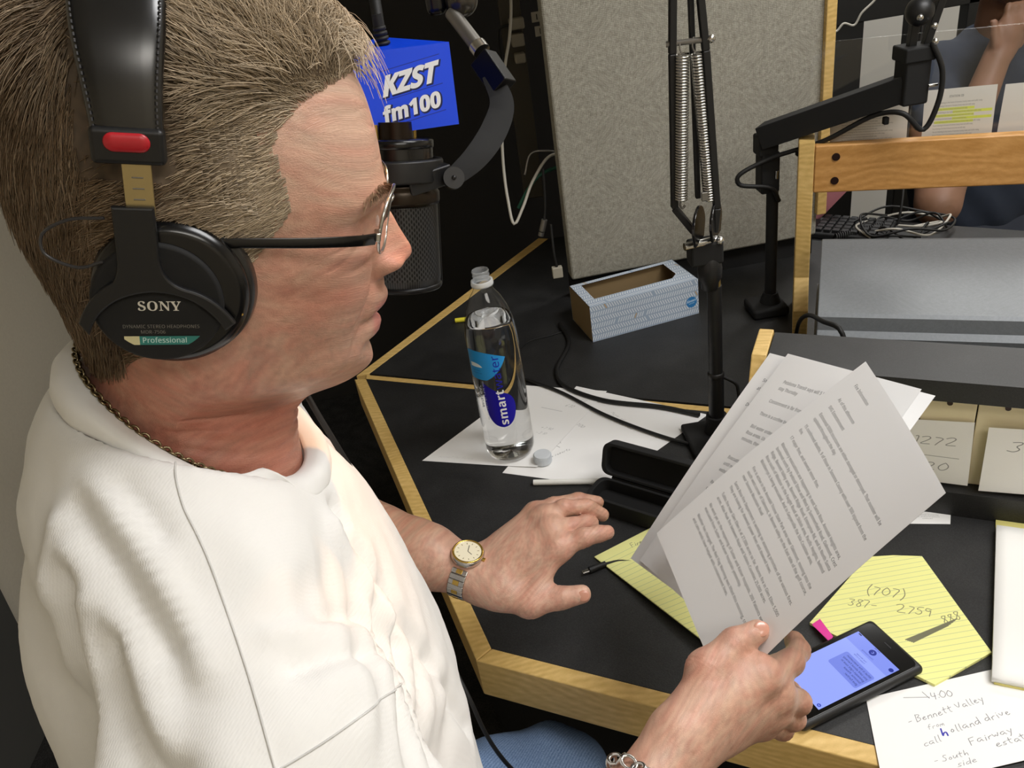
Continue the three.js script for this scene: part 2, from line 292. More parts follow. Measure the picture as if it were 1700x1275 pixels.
// pencil handwriting: single-line letters on a grid ten high, drawn with a little wobble
const PEN = { 0: '3,0 0,3 0,7 3,10 6,7 6,3 3,0 4,1', 1: '1,2 3,0 2.6,10', 2: '0,2 3,0 6,2 4,6 0,10 7,9.6', 3: '0,1 4,0 5,2 2,4.6 5.4,7 3,10 0,9', 4: '1,0 0,6 6,5.6|5,1 4.4,10', 5: '5.6,0 1,0.4 0.6,4 4,4 5.4,7 3,10 0,9', 6: '5,0 1,4 0,8 3,10 5.4,7.6 3,5.6 0.6,7.4', 7: '0,0.4 6,0 3,6 2,10', 8: '5,1 2,0 0.6,2 5,7 3,10 0.4,8 3,4.6 5,1', 9: '5,2 2,0 0,3 3,5 5,2 4.6,10',
  a: '5,5.4 2.4,4.6 0,7.4 2,10 5,6.4 4.8,9.6 6,9.8', b: '1,0 0.4,10 3,9.6 5,7.4 3,5 0.8,7', c: '5,5.4 2.6,4.6 0.4,7.4 2.6,10 5.4,9', d: '5,5.4 2.4,4.8 0,7.6 2,10 4.8,7|5.6,0 5,10', e: '0.6,7.6 4.6,6.6 3,4.6 0.4,7 1.6,10 5,9', f: '5,0.6 3,0.4 2,3 1.4,10|0,5 4,4.6', g: '5,5 2,4.8 0.6,7.4 3,9.6 5,6|5.2,5 4,13 1,13', h: '1,0 0.4,10 1.6,6 4,5 4.6,7 4.6,10', i: '1.6,5 1.2,10|2,2.4 2,2.9', l: '1.6,0 0.8,9 2.4,10', m: '0,10 0.6,5 1,7 2.6,5 3,10 4,6 5.4,5 5.6,10', n: '0.4,10 1,5 1.4,7 3.6,4.8 4.4,7 4.4,10', o: '3,4.8 0.4,7 2.4,10 5,7.6 3,4.8', p: '1,5 0.2,14 1,6 4,5 4.4,8 1,9.6', r: '0.6,10 1,5 1.4,7 3.4,4.8 4.6,5.4', s: '4.4,5.2 2,5 1.2,7 4,8.2 3,10 0.2,9.4', t: '2.4,1 1.4,9 3.4,10|0,4.4 4.6,4', u: '0.6,5 0.4,9 2.4,10 4.6,6|5,5 4.8,10', v: '0.4,5 2.2,10 5,4.6', w: '0,5 1,10 3,6 4,10 6,4.6', y: '0.6,5 2.4,8.6|5,4.6 2,12 0.4,13.6',
  B: '0.6,0 0.2,10|0.6,0.4 4,0.2 4.6,2.4 0.8,4.8 5,6 4.4,9 0.2,10', F: '0.8,0.4 0.4,10|0.8,0.4 5.6,0|0.6,5 4.4,4.6', V: '0,0.6 2.6,10 6,0', S: '5,1 2,0 1,3 4.6,6 3.4,10 0,9', M: '0,10 1,0 3,6 5.6,0 6,10', R: '0.4,10 0.8,0.4 4.6,0.6 4,4 0.8,5 5.4,10', T: '0,0.6 6,0|3.2,0.4 2.6,10', L: '1,0 0.4,10 5,9.6', A: '0,10 3,0 5.6,10|1,6.4 5,6', G: '5.4,1 2.4,0 0,5 2.4,10 5.4,8 5.4,5.6 3,5.6', '-': '0,6 4,5.6', '(': '3,-1 0.6,4 1,9 3,12', ')': '0,-1 2.6,4 2,9 0,12', ':': '1,4 1.2,4.5|1,8.6 1.2,9.1', '.': '1,9.6 1.3,10', '+': '0,6 5,6|2.5,3.6 2.5,8.4' };
const penR = rng(41);
function scribble(x, text, px, py, size, rot = 0, col = '#777', font = '') {
  x.save(); x.translate(px, py); x.rotate(rot); x.strokeStyle = col; x.lineCap = 'round'; x.lineJoin = 'round'; x.lineWidth = size * (/bold/.test(font) ? 0.11 : 0.052);
  const k = size / 12.5; let cx = 0;
  for (const ch of text) {
    const g = PEN[ch]; if (!g) { cx += 4.2; continue; }
    const dy = (penR() - 0.5) * 1.2, sc = 0.92 + 0.16 * penR(), sl = 0.16 + 0.1 * penR(); let wid = 0;
    for (const st of g.split('|')) {
      const p = st.split(' ').map(q => q.split(',').map(Number)).map(([a, b]) => { wid = Math.max(wid, a); return [(cx + a * sc + (penR() - 0.5) * 0.5 + (10 - b) * sl) * k, ((b - 10) * sc + dy + (penR() - 0.5) * 0.5) * k]; });
      x.beginPath(); x.moveTo(...p[0]); for (let i = 1; i < p.length - 1; i++) x.quadraticCurveTo(p[i][0], p[i][1], (p[i][0] + p[i + 1][0]) / 2, (p[i][1] + p[i + 1][1]) / 2); x.lineTo(...p[p.length - 1]); x.stroke();
    }
    cx += wid * sc + 1.5;
  }
  x.restore();
}
{ // two sheets under the bottle
  const m1 = paperMat(620, 800, x => {
    scribble(x, 'Account for Garcia', 60, 760, 22, 0, '#d9d8d8', ''); x.strokeStyle = '#9a9a9a'; x.lineWidth = 2;
    scribble(x, 'Lt. at', 300, 60, 24, 0.1, '#aaa'); scribble(x, '4 of 12', 470, 120, 24, 0.2, '#999'); scribble(x, '6 30', 440, 190, 30, 0.25, '#999'); scribble(x, '+ 7 40', 430, 430, 26, 0.2, '#9a9a9a'); scribble(x, '- 3 10', 430, 480, 26, 0.2, '#9a9a9a');
    x.beginPath(); x.moveTo(300, 220); x.lineTo(460, 250); x.stroke();
  });
  tag(mesh('paper_sheet', sheet([D(0.021, -1.318, 0.0008), D(0.165, -1.250, 0.0012), D(0.018, -1.058, 0.0015), D(-0.168, -1.131, 0.0008)], (u, v) => 0.0025 * Math.pow(Math.max(0, u - 0.6) / 0.4, 2) * v), m1), 'white paper sheet lying under the water bottle', 'paper');
  const m2 = paperMat(620, 800, x => {
    scribble(x, 'Mayor of', 250, 170, 24, 0.5, '#aaa'); scribble(x, 'Santa Rosa', 300, 230, 24, 0.45, '#aaa'); scribble(x, '1:00', 150, 330, 28, 0.4, '#9a9a9a');
    scribble(x, '5g Tower out', 90, 620, 24, -1.0, '#777'); scribble(x, 'no reports', 180, 640, 24, -1.0, '#777'); x.strokeStyle = '#777'; x.lineWidth = 2; x.beginPath(); x.moveTo(60, 500); x.lineTo(180, 540); x.moveTo(150, 440); x.lineTo(110, 560); x.stroke();
  });
  tag(mesh('paper_sheet', sheet([D(0.115, -1.285, 0.0004), D(0.312, -1.128, 0.0004), D(0.115, -0.985, 0.0004), D(-0.038, -1.062, 0.0004)], () => 0, 0.0003), m2), 'white handwritten sheet lying right of the bottle, under cables', 'paper');
}
{ // water bottle
  const t = thing('water_bottle', 'tall clear plastic water bottle with blue printed label', 'bottle', [-0.019, DT + 0.0026, -1.118]);
  const pet = phys({ color: 0xffffff, transmission: 1, thickness: 0, roughness: 0.03, ior: 1.4 });
  const prof = [[0, 0.008], [0.012, 0.007], [0.024, 0.0015], [0.031, 0], [0.0375, 0.004], [0.0402, 0.012], [0.0408, 0.03], [0.0404, 0.045], [0.0404, 0.2], [0.0396, 0.222], [0.0365, 0.243], [0.031, 0.262], [0.0235, 0.279], [0.0158, 0.29], [0.0132, 0.297], [0.0132, 0.301]];
  mesh('bottle_body', lathe(prof, 64), pet, t);
  const neck = []; for (let i = 0; i <= 30; i++) { const y = 0.301 + i * 0.0007; neck.push([0.0122 + 0.0008 * Math.max(0, Math.sin(i * 0.75)), y]); } neck.push([0.0108, 0.3222], [0.0108, 0.302]);
  mesh('threaded_neck', lathe(neck, 40), phys({ color: 0xf4f6f8, transmission: 0.85, thickness: 0, roughness: 0.12 }), t);
  mesh('neck_ring', lathe([[0.0134, 0.2985], [0.0165, 0.2985], [0.0168, 0.3005], [0.0162, 0.306], [0.0145, 0.3065], [0.0134, 0.306]], 40), phys({ color: 0xe8ebec, transmission: 0.35, roughness: 0.4, thickness: 0 }), t);
  const wat = [[0, 0.0092], [0.024, 0.0034], [0.031, 0.0018], [0.037, 0.0055], [0.0396, 0.013], [0.0401, 0.03], [0.0397, 0.046], [0.0397, 0.2], [0.0389, 0.2215], [0.0366, 0.238], [0.0345, 0.2455], [0, 0.2452]];
  mesh('water', lathe(wat, 64), phys({ color: 0xffffff, transmission: 1, thickness: 0.05, roughness: 0.0, ior: 1.33, attenuationColor: new THREE.Color(0.9, 0.96, 1), attenuationDistance: 0.6 }), t);
  // petal ridges moulded into the foot
  for (let k = 0; k < 10; k++) { const a = k * Math.PI / 5; mesh('foot_ridge', new THREE.SphereGeometry(0.004, 10, 8).scale(0.7, 2.2, 0.9).translate(0.0372, 0.0125, 0).rotateY(a), pet, t); }
  const lab = canvasTex(1024, 1024, (x, w, h) => {                  // unrolled print: x round the bottle, y up
    x.clearRect(0, 0, w, h);
    const cx = 512;
    x.fillStyle = '#2b9be6'; x.beginPath(); x.moveTo(100, 70); x.quadraticCurveTo(420, 30, 760, 150); x.quadraticCurveTo(640, 330, 420, 400); x.lineTo(90, 400); x.closePath(); x.fill();
    x.fillStyle = '#e9f4fb'; x.beginPath(); x.moveTo(150, 210); x.quadraticCurveTo(330, 190, 380, 250); x.lineTo(150, 255); x.fill();
    x.fillStyle = '#1a56b0'; x.font = '24px sans-serif'; x.fillText('vapor distilled', 180, 300); x.fillText('with electrolytes', 180, 330);
    x.fillStyle = '#1a10a4'; x.beginPath(); x.moveTo(330, 430); x.quadraticCurveTo(560, 560, 640, 560); x.quadraticCurveTo(820, 610, 800, 780); x.quadraticCurveTo(760, 980, 560, 985); x.quadraticCurveTo(330, 960, 320, 700); x.closePath(); x.fill();
    x.save(); x.translate(650, 960); x.rotate(-Math.PI / 2); x.font = 'bold 186px sans-serif'; x.fillStyle = '#ffffff'; x.fillText('smart', 0, 0, 440); x.fillStyle = '#1f1fae'; x.font = '176px sans-serif'; x.fillText('water', 448, 0, 400); x.restore();
    x.save(); x.translate(290, 900); x.rotate(-Math.PI / 2); x.font = 'bold 90px sans-serif'; x.fillStyle = '#dfe6f5'; x.fillText('water.', 150, 0); x.font = '40px sans-serif'; x.fillText('33.8 FL OZ (1 QT 1.8 FL OZ)', 0, 60, 520); x.restore();
    x.fillStyle = '#7db4dd'; x.font = '30px sans-serif';
  });
  const lg = new THREE.CylinderGeometry(0.04075, 0.04075, 0.15, 60, 1, true, -1.25, 2.5).translate(0, 0.142, 0).rotateY(-0.22);
  mesh('printed_label', lg, std({ map: lab, transparent: true, side: THREE.DoubleSide, roughness: 0.35 }), t);
}
{ // its cap
  const t = thing('bottle_cap', 'small translucent bottle cap lying beside the water bottle', 'bottle cap', [0.029, DT + 0.0022, -1.072]);
  const pts = [[0, 0.0155], [0.0125, 0.0155], [0.0138, 0.0145], [0.0142, 0.001], [0.0138, 0], [0.0128, 0], [0.0126, 0.012], [0, 0.013]];
  mesh('shell', lathe(pts, 48), phys({ color: 0xe9edf1, transmission: 0.35, thickness: 0, roughness: 0.45 }), t);
  const rb = []; for (let k = 0; k < 36; k++) rb.push(new THREE.BoxGeometry(0.0006, 0.012, 0.0008).translate(0.0143, 0.0075, 0).rotateY(k * Math.PI / 18)); mesh('grip_ribs', rb, phys({ color: 0xe9edf1, transmission: 0.3, roughness: 0.5 }), t);
}
{ // white marker
  const t = thing('white_marker', 'slim white pen lying in front of the glasses case', 'pen', [0.008, DT + 0.0045, -1.019]);
  const b = V(0.1, 0, 0.024), o = V(0, 0, 0);
  mesh('barrel', rod(o, b, 0.0044, 0.0044, 20), M.whitePlastic, t); mesh('end_plug', rod(V(-0.0015, 0, -0.0004), o, 0.0036, 0.0043, 20), M.blackMatte, t);
}
{ // open spectacle case
  const t = thing('glasses_case', 'open black hinged glasses case behind the resting hand', 'case', [0.156, DT, -0.909], -Math.atan2(0.643, 0.766));
  const lin = std({ color: 0x0a0a0a, roughness: 0.95 }), w = 0.082, hd = 0.024;
  const outline = (k) => { const s = new THREE.Shape(), a = w * k, d = hd * (k < 1 ? k * 0.95 : 1), r = 0.014; s.moveTo(-a + r, -d); s.lineTo(a - r, -d); s.quadraticCurveTo(a, -d, a, -d + r); s.lineTo(a, d - r); s.quadraticCurveTo(a, d, a - r, d); s.lineTo(-a + r, d); s.quadraticCurveTo(-a, d, -a, d - r); s.lineTo(-a, -d + r); s.quadraticCurveTo(-a, -d, -a + r, -d); return s; };
  const outer = outline(1); outer.holes.push(new THREE.Path(outline(0.94).getPoints(8).reverse()));
  const wall = (h) => new THREE.ExtrudeGeometry(outer, { depth: h, bevelEnabled: true, bevelSize: 0.0012, bevelThickness: 0.0012, bevelSegments: 2, curveSegments: 8 }).rotateX(-Math.PI / 2).translate(0, 0.0012, 0);
  const flr = () => new THREE.ExtrudeGeometry(outline(1), { depth: 0.003, bevelEnabled: false, curveSegments: 8 }).rotateX(-Math.PI / 2);
  mesh('case_base', [wall(0.024), flr()], M.blackMatte, t);
  mesh('base_lining', new THREE.ExtrudeGeometry(outline(0.935), { depth: 0.004, bevelEnabled: false, curveSegments: 8 }).rotateX(-Math.PI / 2).translate(0, 0.003, 0), lin, t);
  const lid = mesh('case_lid', [wall(0.018), flr()], M.blackMatte, t); lid.position.set(0, 0.048, -0.052); lid.rotation.x = 1.25;
  mesh('lid_lining', new THREE.ExtrudeGeometry(outline(0.935), { depth: 0.004, bevelEnabled: false, curveSegments: 8 }).rotateX(-Math.PI / 2).translate(0, 0.003, 0), lin, lid);
  mesh('hinge', rod([-0.065, 0.026, -0.0275], [0.065, 0.026, -0.0275], 0.0022, 0.0022, 12), M.blackMetal, t);
}
{ // tissue box
  const a = V(0.172, 0, -1.439), b = V(0.398, 0, -1.487), x = b.clone().sub(a).normalize();
  const t = thing('tissue_box', 'flat light blue patterned tissue box before the fabric panel', 'tissue box', [a.x, DT, a.z], -Math.atan2(x.z, x.x));
  const pat = (w, h, logo) => canvasTex(w, h, (c) => {
    c.fillStyle = '#a3b4c9'; c.fillRect(0, 0, w, h); const r = rng(5); c.lineWidth = 6;
    const rows = Math.round(h / 36);
    for (let j = -1; j <= rows; j++) for (let i = -2; i < w / 15 + 2; i++) { const yy = j * 36, xx = i * 15; const k = r(); c.strokeStyle = k > 0.985 ? '#c9a36a' : '#e6ebf0'; if (k > 0.955 && k < 0.97) continue; c.beginPath(); if (j % 2) { c.moveTo(xx, yy + 31); c.lineTo(xx + 13, yy + 3); } else { c.moveTo(xx + 13, yy + 31); c.lineTo(xx, yy + 3); } c.stroke(); }
    if (logo) { c.fillStyle = '#2f7fc0'; c.beginPath(); c.arc(w - 46, h * 0.62, 34, 0, 7); c.fill(); c.fillStyle = '#dcebf6'; c.save(); c.translate(w - 76, h * 0.62 + 2); c.rotate(-0.12); c.font = 'italic bold 20px serif'; c.fillText('Kleenex', 0, 0, 60); c.font = '9px sans-serif'; c.fillText('anti-viral', 12, 13); c.restore(); }
  });
  const side = std({ map: pat(680, 220, true), roughness: 0.6 }), top = std({ map: pat(680, 330, false), roughness: 0.6 }), brown = std({ color: 0x8d7754, roughness: 0.9 });
  const L = 0.231, Hh = 0.077, Dp = 0.115;
  mesh('front_panel', new THREE.PlaneGeometry(L, Hh).translate(L / 2, Hh / 2, 0.0), side, t).material.side = THREE.DoubleSide;
  mesh('end_panel', bx(0, 0.0012, 0, Hh, -Dp, -0.0004), brown, t);
  mesh('carton_body', [bx(0, L, 0, 0.001, -Dp, -0.0004), bx(L - 0.0012, L, 0, Hh, -Dp, -0.0004), bx(0, L, 0, Hh, -Dp, -Dp + 0.001)], std({ color: 0x9fb0c6, roughness: 0.7 }), t);
  // top with its open slot
  const s = new THREE.Shape([[0, 0], [L, 0], [L, Dp], [0, Dp]].map(p => new THREE.Vector2(...p)));
  const hp = new THREE.Path(); hp.moveTo(0.022, 0.03); hp.lineTo(0.19, 0.03); hp.lineTo(0.205, 0.045); hp.lineTo(0.205, Dp - 0.012); hp.lineTo(0.022, Dp - 0.012); hp.closePath(); s.holes.push(hp);
  const tg = new THREE.ShapeGeometry(s); const uv = tg.attributes.uv; for (let i = 0; i < uv.count; i++) uv.setXY(i, uv.getX(i) / L, uv.getY(i) / Dp);
  mesh('top_panel', tg.rotateX(-Math.PI / 2).translate(0, Hh, 0), top, t).material.side = THREE.DoubleSide;
  mesh('inner_board', [bx(0.0012, L - 0.0012, 0.001, Hh - 0.0005, -0.0022, -0.0008), bx(0.0012, L - 0.0012, 0.001, Hh - 0.0005, -Dp + 0.001, -Dp + 0.0022), bx(0.0012, 0.0024, 0.001, Hh - 0.0005, -Dp + 0.0022, -0.0022), bx(L - 0.0024, L - 0.0012, 0.001, Hh - 0.0005, -Dp + 0.0022, -0.0022), bx(0.0012, L - 0.0012, 0.001, 0.002, -Dp + 0.0022, -0.0022)], brown, t);
}
{ // yellow legal pad half under the held pages
  const ruled = (hand) => paperMat(600, 800, (x) => { x.strokeStyle = '#9fb08a'; x.lineWidth = 1.6; for (let y = 60; y < 800; y += 32) { x.beginPath(); x.moveTo(0, y); x.lineTo(600, y); x.stroke(); } hand && hand(x); }, '#f0efa0');
  const c = [D(0.072, -0.838, 0.003), D(0.20, -0.895, 0.003), D(0.315, -0.700, 0.003), D(0.176, -0.652, 0.003)];
  tag(mesh('legal_pad', sheet(c, (u, v) => 0.010 * Math.pow(1 - u, 3) * v, 0.0026), ruled(x => { scribble(x, 'Fire', 210, 60, 40, 0.1, '#555'); x.fillStyle = '#4c5a2a'; })), 'yellow ruled pad tucked under the held pages', 'notepad');
  // note with a torn upper corner
  const n = prism([[0.300, -0.668], [0.409, -0.7555], [0.440, -0.751], [0.472, -0.7415], [0.470, -0.588], [0.392, -0.560]], DT + 0.0004, DT + 0.0046, 0.0003);
  { const p = n.attributes.position, uv = n.attributes.uv; for (let i = 0; i < p.count; i++) uv.setXY(i, (p.getX(i) - 0.295) / 0.18, 1 - (p.getZ(i) + 0.757) / 0.2); }
  const n2 = paperMat(720, 800, (x) => {
    x.strokeStyle = '#b9bf95'; x.lineWidth = 2; for (let k = 0; k < 28; k++) { x.beginPath(); x.moveTo(0, k * 30 + 12); x.lineTo(720, k * 30 + 6); x.stroke(); }
    const c = '#75745c'; x.strokeStyle = c;
    scribble(x, '(707)', 340, 240, 72, 0.42, c); scribble(x, '387-', 230, 290, 60, 0.42, c); scribble(x, '2759', 420, 375, 66, 0.42, c); scribble(x, '888', 590, 492, 62, -0.12, c);
    x.lineWidth = 6; for (let k = 0; k < 5; k++) { x.beginPath(); x.moveTo(385 + k * 6, 540 + k * 5); x.lineTo(660 - k * 14, 472 + k * 7); x.stroke(); }
  }, '#efee9c');
  tag(mesh('yellow_notepad', n, n2), 'yellow ruled note with pencilled phone numbers beside the phone', 'notepad');
  tag(mesh('page_flag', sheet([D(0.300, -0.662, 0.008), D(0.312, -0.668, 0.008), D(0.316, -0.640, 0.008), D(0.309, -0.634, 0.008)], () => 0, 0.0004, 3, 3), std({ color: 0xe0359a, roughness: 0.6 })), 'bright pink sticky tab at the yellow note edge', 'sticky tab');
}
{ // smartphone
  const d = V(-0.954, 0, 0.299), w = V(-0.299, 0, -0.954), c = V(0.3020, DT, -0.5915);
  const t = thing('smartphone', 'black smartphone in a rubber case with lit message screen', 'phone', [c.x, c.y, c.z]);
  const m = basis(d, V(0, 1, 0), d.clone().cross(V(0, 1, 0)), V(0, 0, 0));     // local x = towards the home end
  mesh('case_shell', rbox(0.160, 0.0125, 0.080, 0.006, 0, 0.00675, 0, 4).applyMatrix4(m), std({ color: 0x161617, roughness: 0.5 }), t);
  mesh('front_glass', plateRound(0.150, 0.0705, 0.009, 0.0012).rotateX(-Math.PI / 2).translate(0, 0.0131, 0).applyMatrix4(m), std({ color: 0x050506, roughness: 0.1 }), t);
  const scr = canvasTex(900, 506, (x, W2, H2) => {             // drawn upright then turned: portrait screen lies along x
    x.save(); x.translate(0, H2); x.rotate(-Math.PI / 2);       // now x: 0..506 across, y: 0..900 down from the top end
    x.fillStyle = '#93a3f4'; x.fillRect(0, 0, 506, 900); x.fillStyle = '#7f8fe8'; x.fillRect(0, 0, 506, 150);
    x.fillStyle = '#22308f'; x.beginPath(); x.arc(253, 66, 34, 0, 7); x.fill(); x.fillStyle = '#93a3f4'; x.font = 'bold 36px sans-serif'; x.fillText('C', 240, 79); x.fillStyle = '#3b479c'; x.font = '22px sans-serif'; x.fillText('Chris Fleming', 190, 130); x.font = '20px sans-serif'; x.fillText('Text Message', 195, 200); x.fillText('Today 3:14 PM', 190, 226);
    x.fillStyle = '#20308f'; x.beginPath(); x.arc(30, 66, 22, 0, 7); x.fill(); x.fillStyle = '#111a55'; x.font = '18px sans-serif'; x.fillText('9:41 AM', 220, 18); x.fillRect(450, 6, 34, 14);
    x.fillStyle = '#7484dd'; roundRect(x, 26, 250, 350, 230, 26); x.fillStyle = '#1d2763'; x.font = '29px sans-serif';
    ['What is the evacuation', 'you said about Fairway', 'gateways right now in', 'Sonoma. Please', 'give further.'].forEach((s, i) => x.fillText(s, 44, 292 + i * 39));
    x.fillStyle = '#3c4cb4'; x.beginPath(); x.arc(36, 866, 18, 0, 7); x.fill(); x.fillStyle = '#93a3f4'; x.fillRect(28, 862, 16, 9);
    x.restore();
  });
  const sg = new THREE.PlaneGeometry(0.106, 0.0615).rotateX(-Math.PI / 2).rotateY(Math.PI).translate(0, 0.01385, 0);
  const uv = sg.attributes.uv; // map: local +x (home end) = texture bottom of portrait
  for (let i = 0; i < uv.count; i++) { const X = sg.attributes.position.getX(i), Z = sg.attributes.position.getZ(i); uv.setXY(i, (X + 0.053) / 0.106, 0.5 + Z / 0.0615); }
  mesh('screen', sg.applyMatrix4(m), std({ color: 0x000000, emissive: 0xffffff, emissiveMap: scr, emissiveIntensity: 1.0, roughness: 0.12, side: THREE.DoubleSide }), t);
  mesh('earpiece', rbox(0.0018, 0.0004, 0.010, 0.0002, -0.066, 0.0138, 0).applyMatrix4(m), M.blackMetal, t);
  mesh('home_button', cyl(0.0052, 0.0052, 0.0005, 32, 0.0134).translate(0.0645, 0, 0).applyMatrix4(m), M.blackGloss, t);
  const l = new THREE.RectAreaLight(0x93a3f4, 0.8, 0.1, 0.06); l.position.set(0, 0.016, 0); l.rotation.x = Math.PI / 2; l.rotation.z = Math.atan2(0.299, 0.954) * 0; l.name = 'screen_light'; t.add(l);
}
function plateRound(w, h, r, d) { const s = new THREE.Shape(); const a = w / 2, b = h / 2; s.moveTo(-a + r, -b); s.lineTo(a - r, -b); s.quadraticCurveTo(a, -b, a, -b + r); s.lineTo(a, b - r); s.quadraticCurveTo(a, b, a - r, b); s.lineTo(-a + r, b); s.quadraticCurveTo(-a, b, -a, b - r); s.lineTo(-a, -b + r); s.quadraticCurveTo(-a, -b, -a + r, -b); return plate(s, d, d * 0.2, 6); }
function roundRect(x, a, b, w, h, r) { x.beginPath(); x.moveTo(a + r, b); x.lineTo(a + w - r, b); x.quadraticCurveTo(a + w, b, a + w, b + r); x.lineTo(a + w, b + h - r); x.quadraticCurveTo(a + w, b + h, a + w - r, b + h); x.lineTo(a + r, b + h); x.quadraticCurveTo(a, b + h, a, b + h - r); x.lineTo(a, b + r); x.quadraticCurveTo(a, b, a + r, b); x.fill(); }
{ // white note with handwriting, lower right
  const m = paperMat(800, 560, x => {
    const k = '#6d6c72'; scribble(x, '4:00', 330, 105, 58, 0.05, k); x.strokeStyle = k; x.lineWidth = 3; x.beginPath(); x.moveTo(200, 50); x.lineTo(330, 84); x.moveTo(310, 40); x.lineTo(325, 92); x.stroke();
    scribble(x, '- Bennett Valley', 170, 222, 52, -0.1, k); scribble(x, 'from', 240, 276, 36, -0.08, k); scribble(x, 'call', 190, 365, 46, -0.1, k); scribble(x, 'h', 280, 336, 60, -0.12, '#3a3aa8', 'bold'); scribble(x, 'olland drive', 318, 326, 52, -0.12, k); scribble(x, 'Fairway', 360, 415, 50, -0.1, k); scribble(x, 'estates', 440, 462, 50, -0.1, k); scribble(x, '- South', 200, 470, 40, -0.05, k); scribble(x, 'side', 270, 515, 40, -0.05, k);
  });
  tag(mesh('handwritten_note', sheet([D(0.318, -0.560, 0.0009), D(0.470, -0.570, 0.0009), D(0.520, -0.470, 0.0009), D(0.288, -0.455, 0.0009)], (u, v) => 0.002 * v), m), 'white torn note with handwriting and 4:00 at the desk edge', 'note');
  const m3 = std({ color: 0xf3f2ee, roughness: 0.8 });
  const t = thing('writing_pad', 'blank white pad with yellow backing at the right edge', 'notepad', [0, 0, 0]);
  mesh('page_block', sheet([D(0.5800, -0.766, 0.012), D(0.739, -0.682, 0.012), D(0.608, -0.468, 0.012), D(0.449, -0.553, 0.012)], () => 0, 0.008), m3, t);
  mesh('yellow_backing', sheet([D(0.5905, -0.783, 0.0038), D(0.7495, -0.699, 0.0038), D(0.609, -0.466, 0.0038), D(0.451, -0.551, 0.0038)], () => 0, 0.0036), std({ color: 0xe6dc86, roughness: 0.8 }), t);
  const mc = paperMat(360, 200, x => { x.fillStyle = '#9a9a9a'; x.font = '20px sans-serif'; x.fillText('Sonoma County', 150, 60); x.fillText('Public Information', 130, 90); x.fillText('Officer', 200, 120); });
  tag(mesh('business_card', sheet([D(0.474, -0.835, 0.0006), D(0.548, -0.813, 0.0006), D(0.536, -0.792, 0.0006), D(0.462, -0.812, 0.0006)], () => 0, 0.0004, 4, 4), mc), 'small white business card against the rack base', 'card');
}
{ // notes taped on the rack front
  const t1 = paperMat(440, 420, x => { scribble(x, '525-1272', 56, 150, 74, 0.05, '#8a8a8a'); x.strokeStyle = '#8a8a8a'; x.lineWidth = 3; x.beginPath(); x.moveTo(60, 225); x.lineTo(400, 245); x.stroke(); scribble(x, '420', 235, 330, 72, 0.05, '#8a8a8a'); });
  const f = (a, y, o) => V(0.32 + 0.883 * a - 0.469 * o, y, -0.932 + 0.469 * a + 0.883 * o);
  tag(mesh('taped_note', sheet([f(0.125, 0.932, -0.0115), f(0.268, 0.940, -0.0115), f(0.272, 0.842, -0.0125), f(0.130, 0.840, -0.0125)], (u, v) => 0.003 * v * u, 0.0003), t1), 'white note reading 1272 taped on the cream rack panels', 'note');
  const t2 = paperMat(440, 420, x => { scribble(x, '387', 70, 150, 84, 0.05, '#8a8a8a'); });
  tag(mesh('taped_note', sheet([f(0.283, 0.940, -0.008), f(0.43, 0.942, -0.0115), f(0.43, 0.844, -0.0115), f(0.284, 0.842, -0.006)], (u, v) => 0.004 * (1 - u), 0.0003), t2), 'blank-cornered white note with 387 taped on the cream rack panels', 'note');
}
{ // short charging plug poking from under the legal pad
  const t = thing('charging_cable', 'black cable with small metal plug beside the left thumb', 'cable', [0.052, DT, -0.810]);
  mesh('plug', rbox(0.010, 0.0025, 0.006, 0.0008, 0.004, 0.005, 0).rotateY(0.2), M.steel, t);
  mesh('plug_grip', rod([0.009, 0.005, -0.002], [0.032, 0.005, -0.009], 0.0045, 0.0036, 16), M.rubber, t);
  mesh('wire', tube([[0.032, 0.005, -0.009], [0.05, 0.003, -0.012], [0.075, 0.0018, -0.005]], 0.0017, 24, 8), M.rubber, t);
}
// cables over the rear desk
tag(mesh('black_cable', tube([[0.118, 0.806, -1.53], [0.125, 0.8045, -1.447], [0.087, 0.8045, -1.345], [0.092, 0.8045, -1.290], [0.151, 0.8045, -1.218], [0.245, 0.8045, -1.165], [0.297, 0.8045, -1.125]], 0.0042, 80, 10), M.rubber), 'thick black cable snaking from the tissue box to the stand', 'cable');
tag(mesh('black_cable', tube([[0.0235, 0.8045, -1.335], [0.083, 0.8045, -1.268], [0.143, 0.8045, -1.177], [0.193, 0.8045, -1.116], [0.241, 0.8045, -1.067], [0.285, 0.806, -1.030]], 0.0030, 70, 8), M.rubber), 'thin black cable crossing the white sheets behind the bottle', 'cable');
tag(mesh('thin_wire', tube([[0.026, 0.802, -1.455], [0.05, 0.802, -1.484], [0.09, 0.802, -1.492], [0.118, 0.802, -1.50]], 0.0011, 30, 6), M.rubber), 'very thin wire lying between bottle and tissue box', 'wire');
{
  const t = thing('yellow_highlighter', 'small yellow marker lying left of the bottle neck', 'pen', [-0.075, DT + 0.005, -1.625]);
  mesh('barrel', rod([-0.024, 0, -0.003], [0.03, 0, 0.003], 0.005, 0.005, 16), std({ color: 0xe8dc3c, roughness: 0.5 }), t); mesh('cap', rod([0.03, 0, 0.003], [0.055, 0, 0.006], 0.0056, 0.0056, 16), M.blackMatte, t);
}

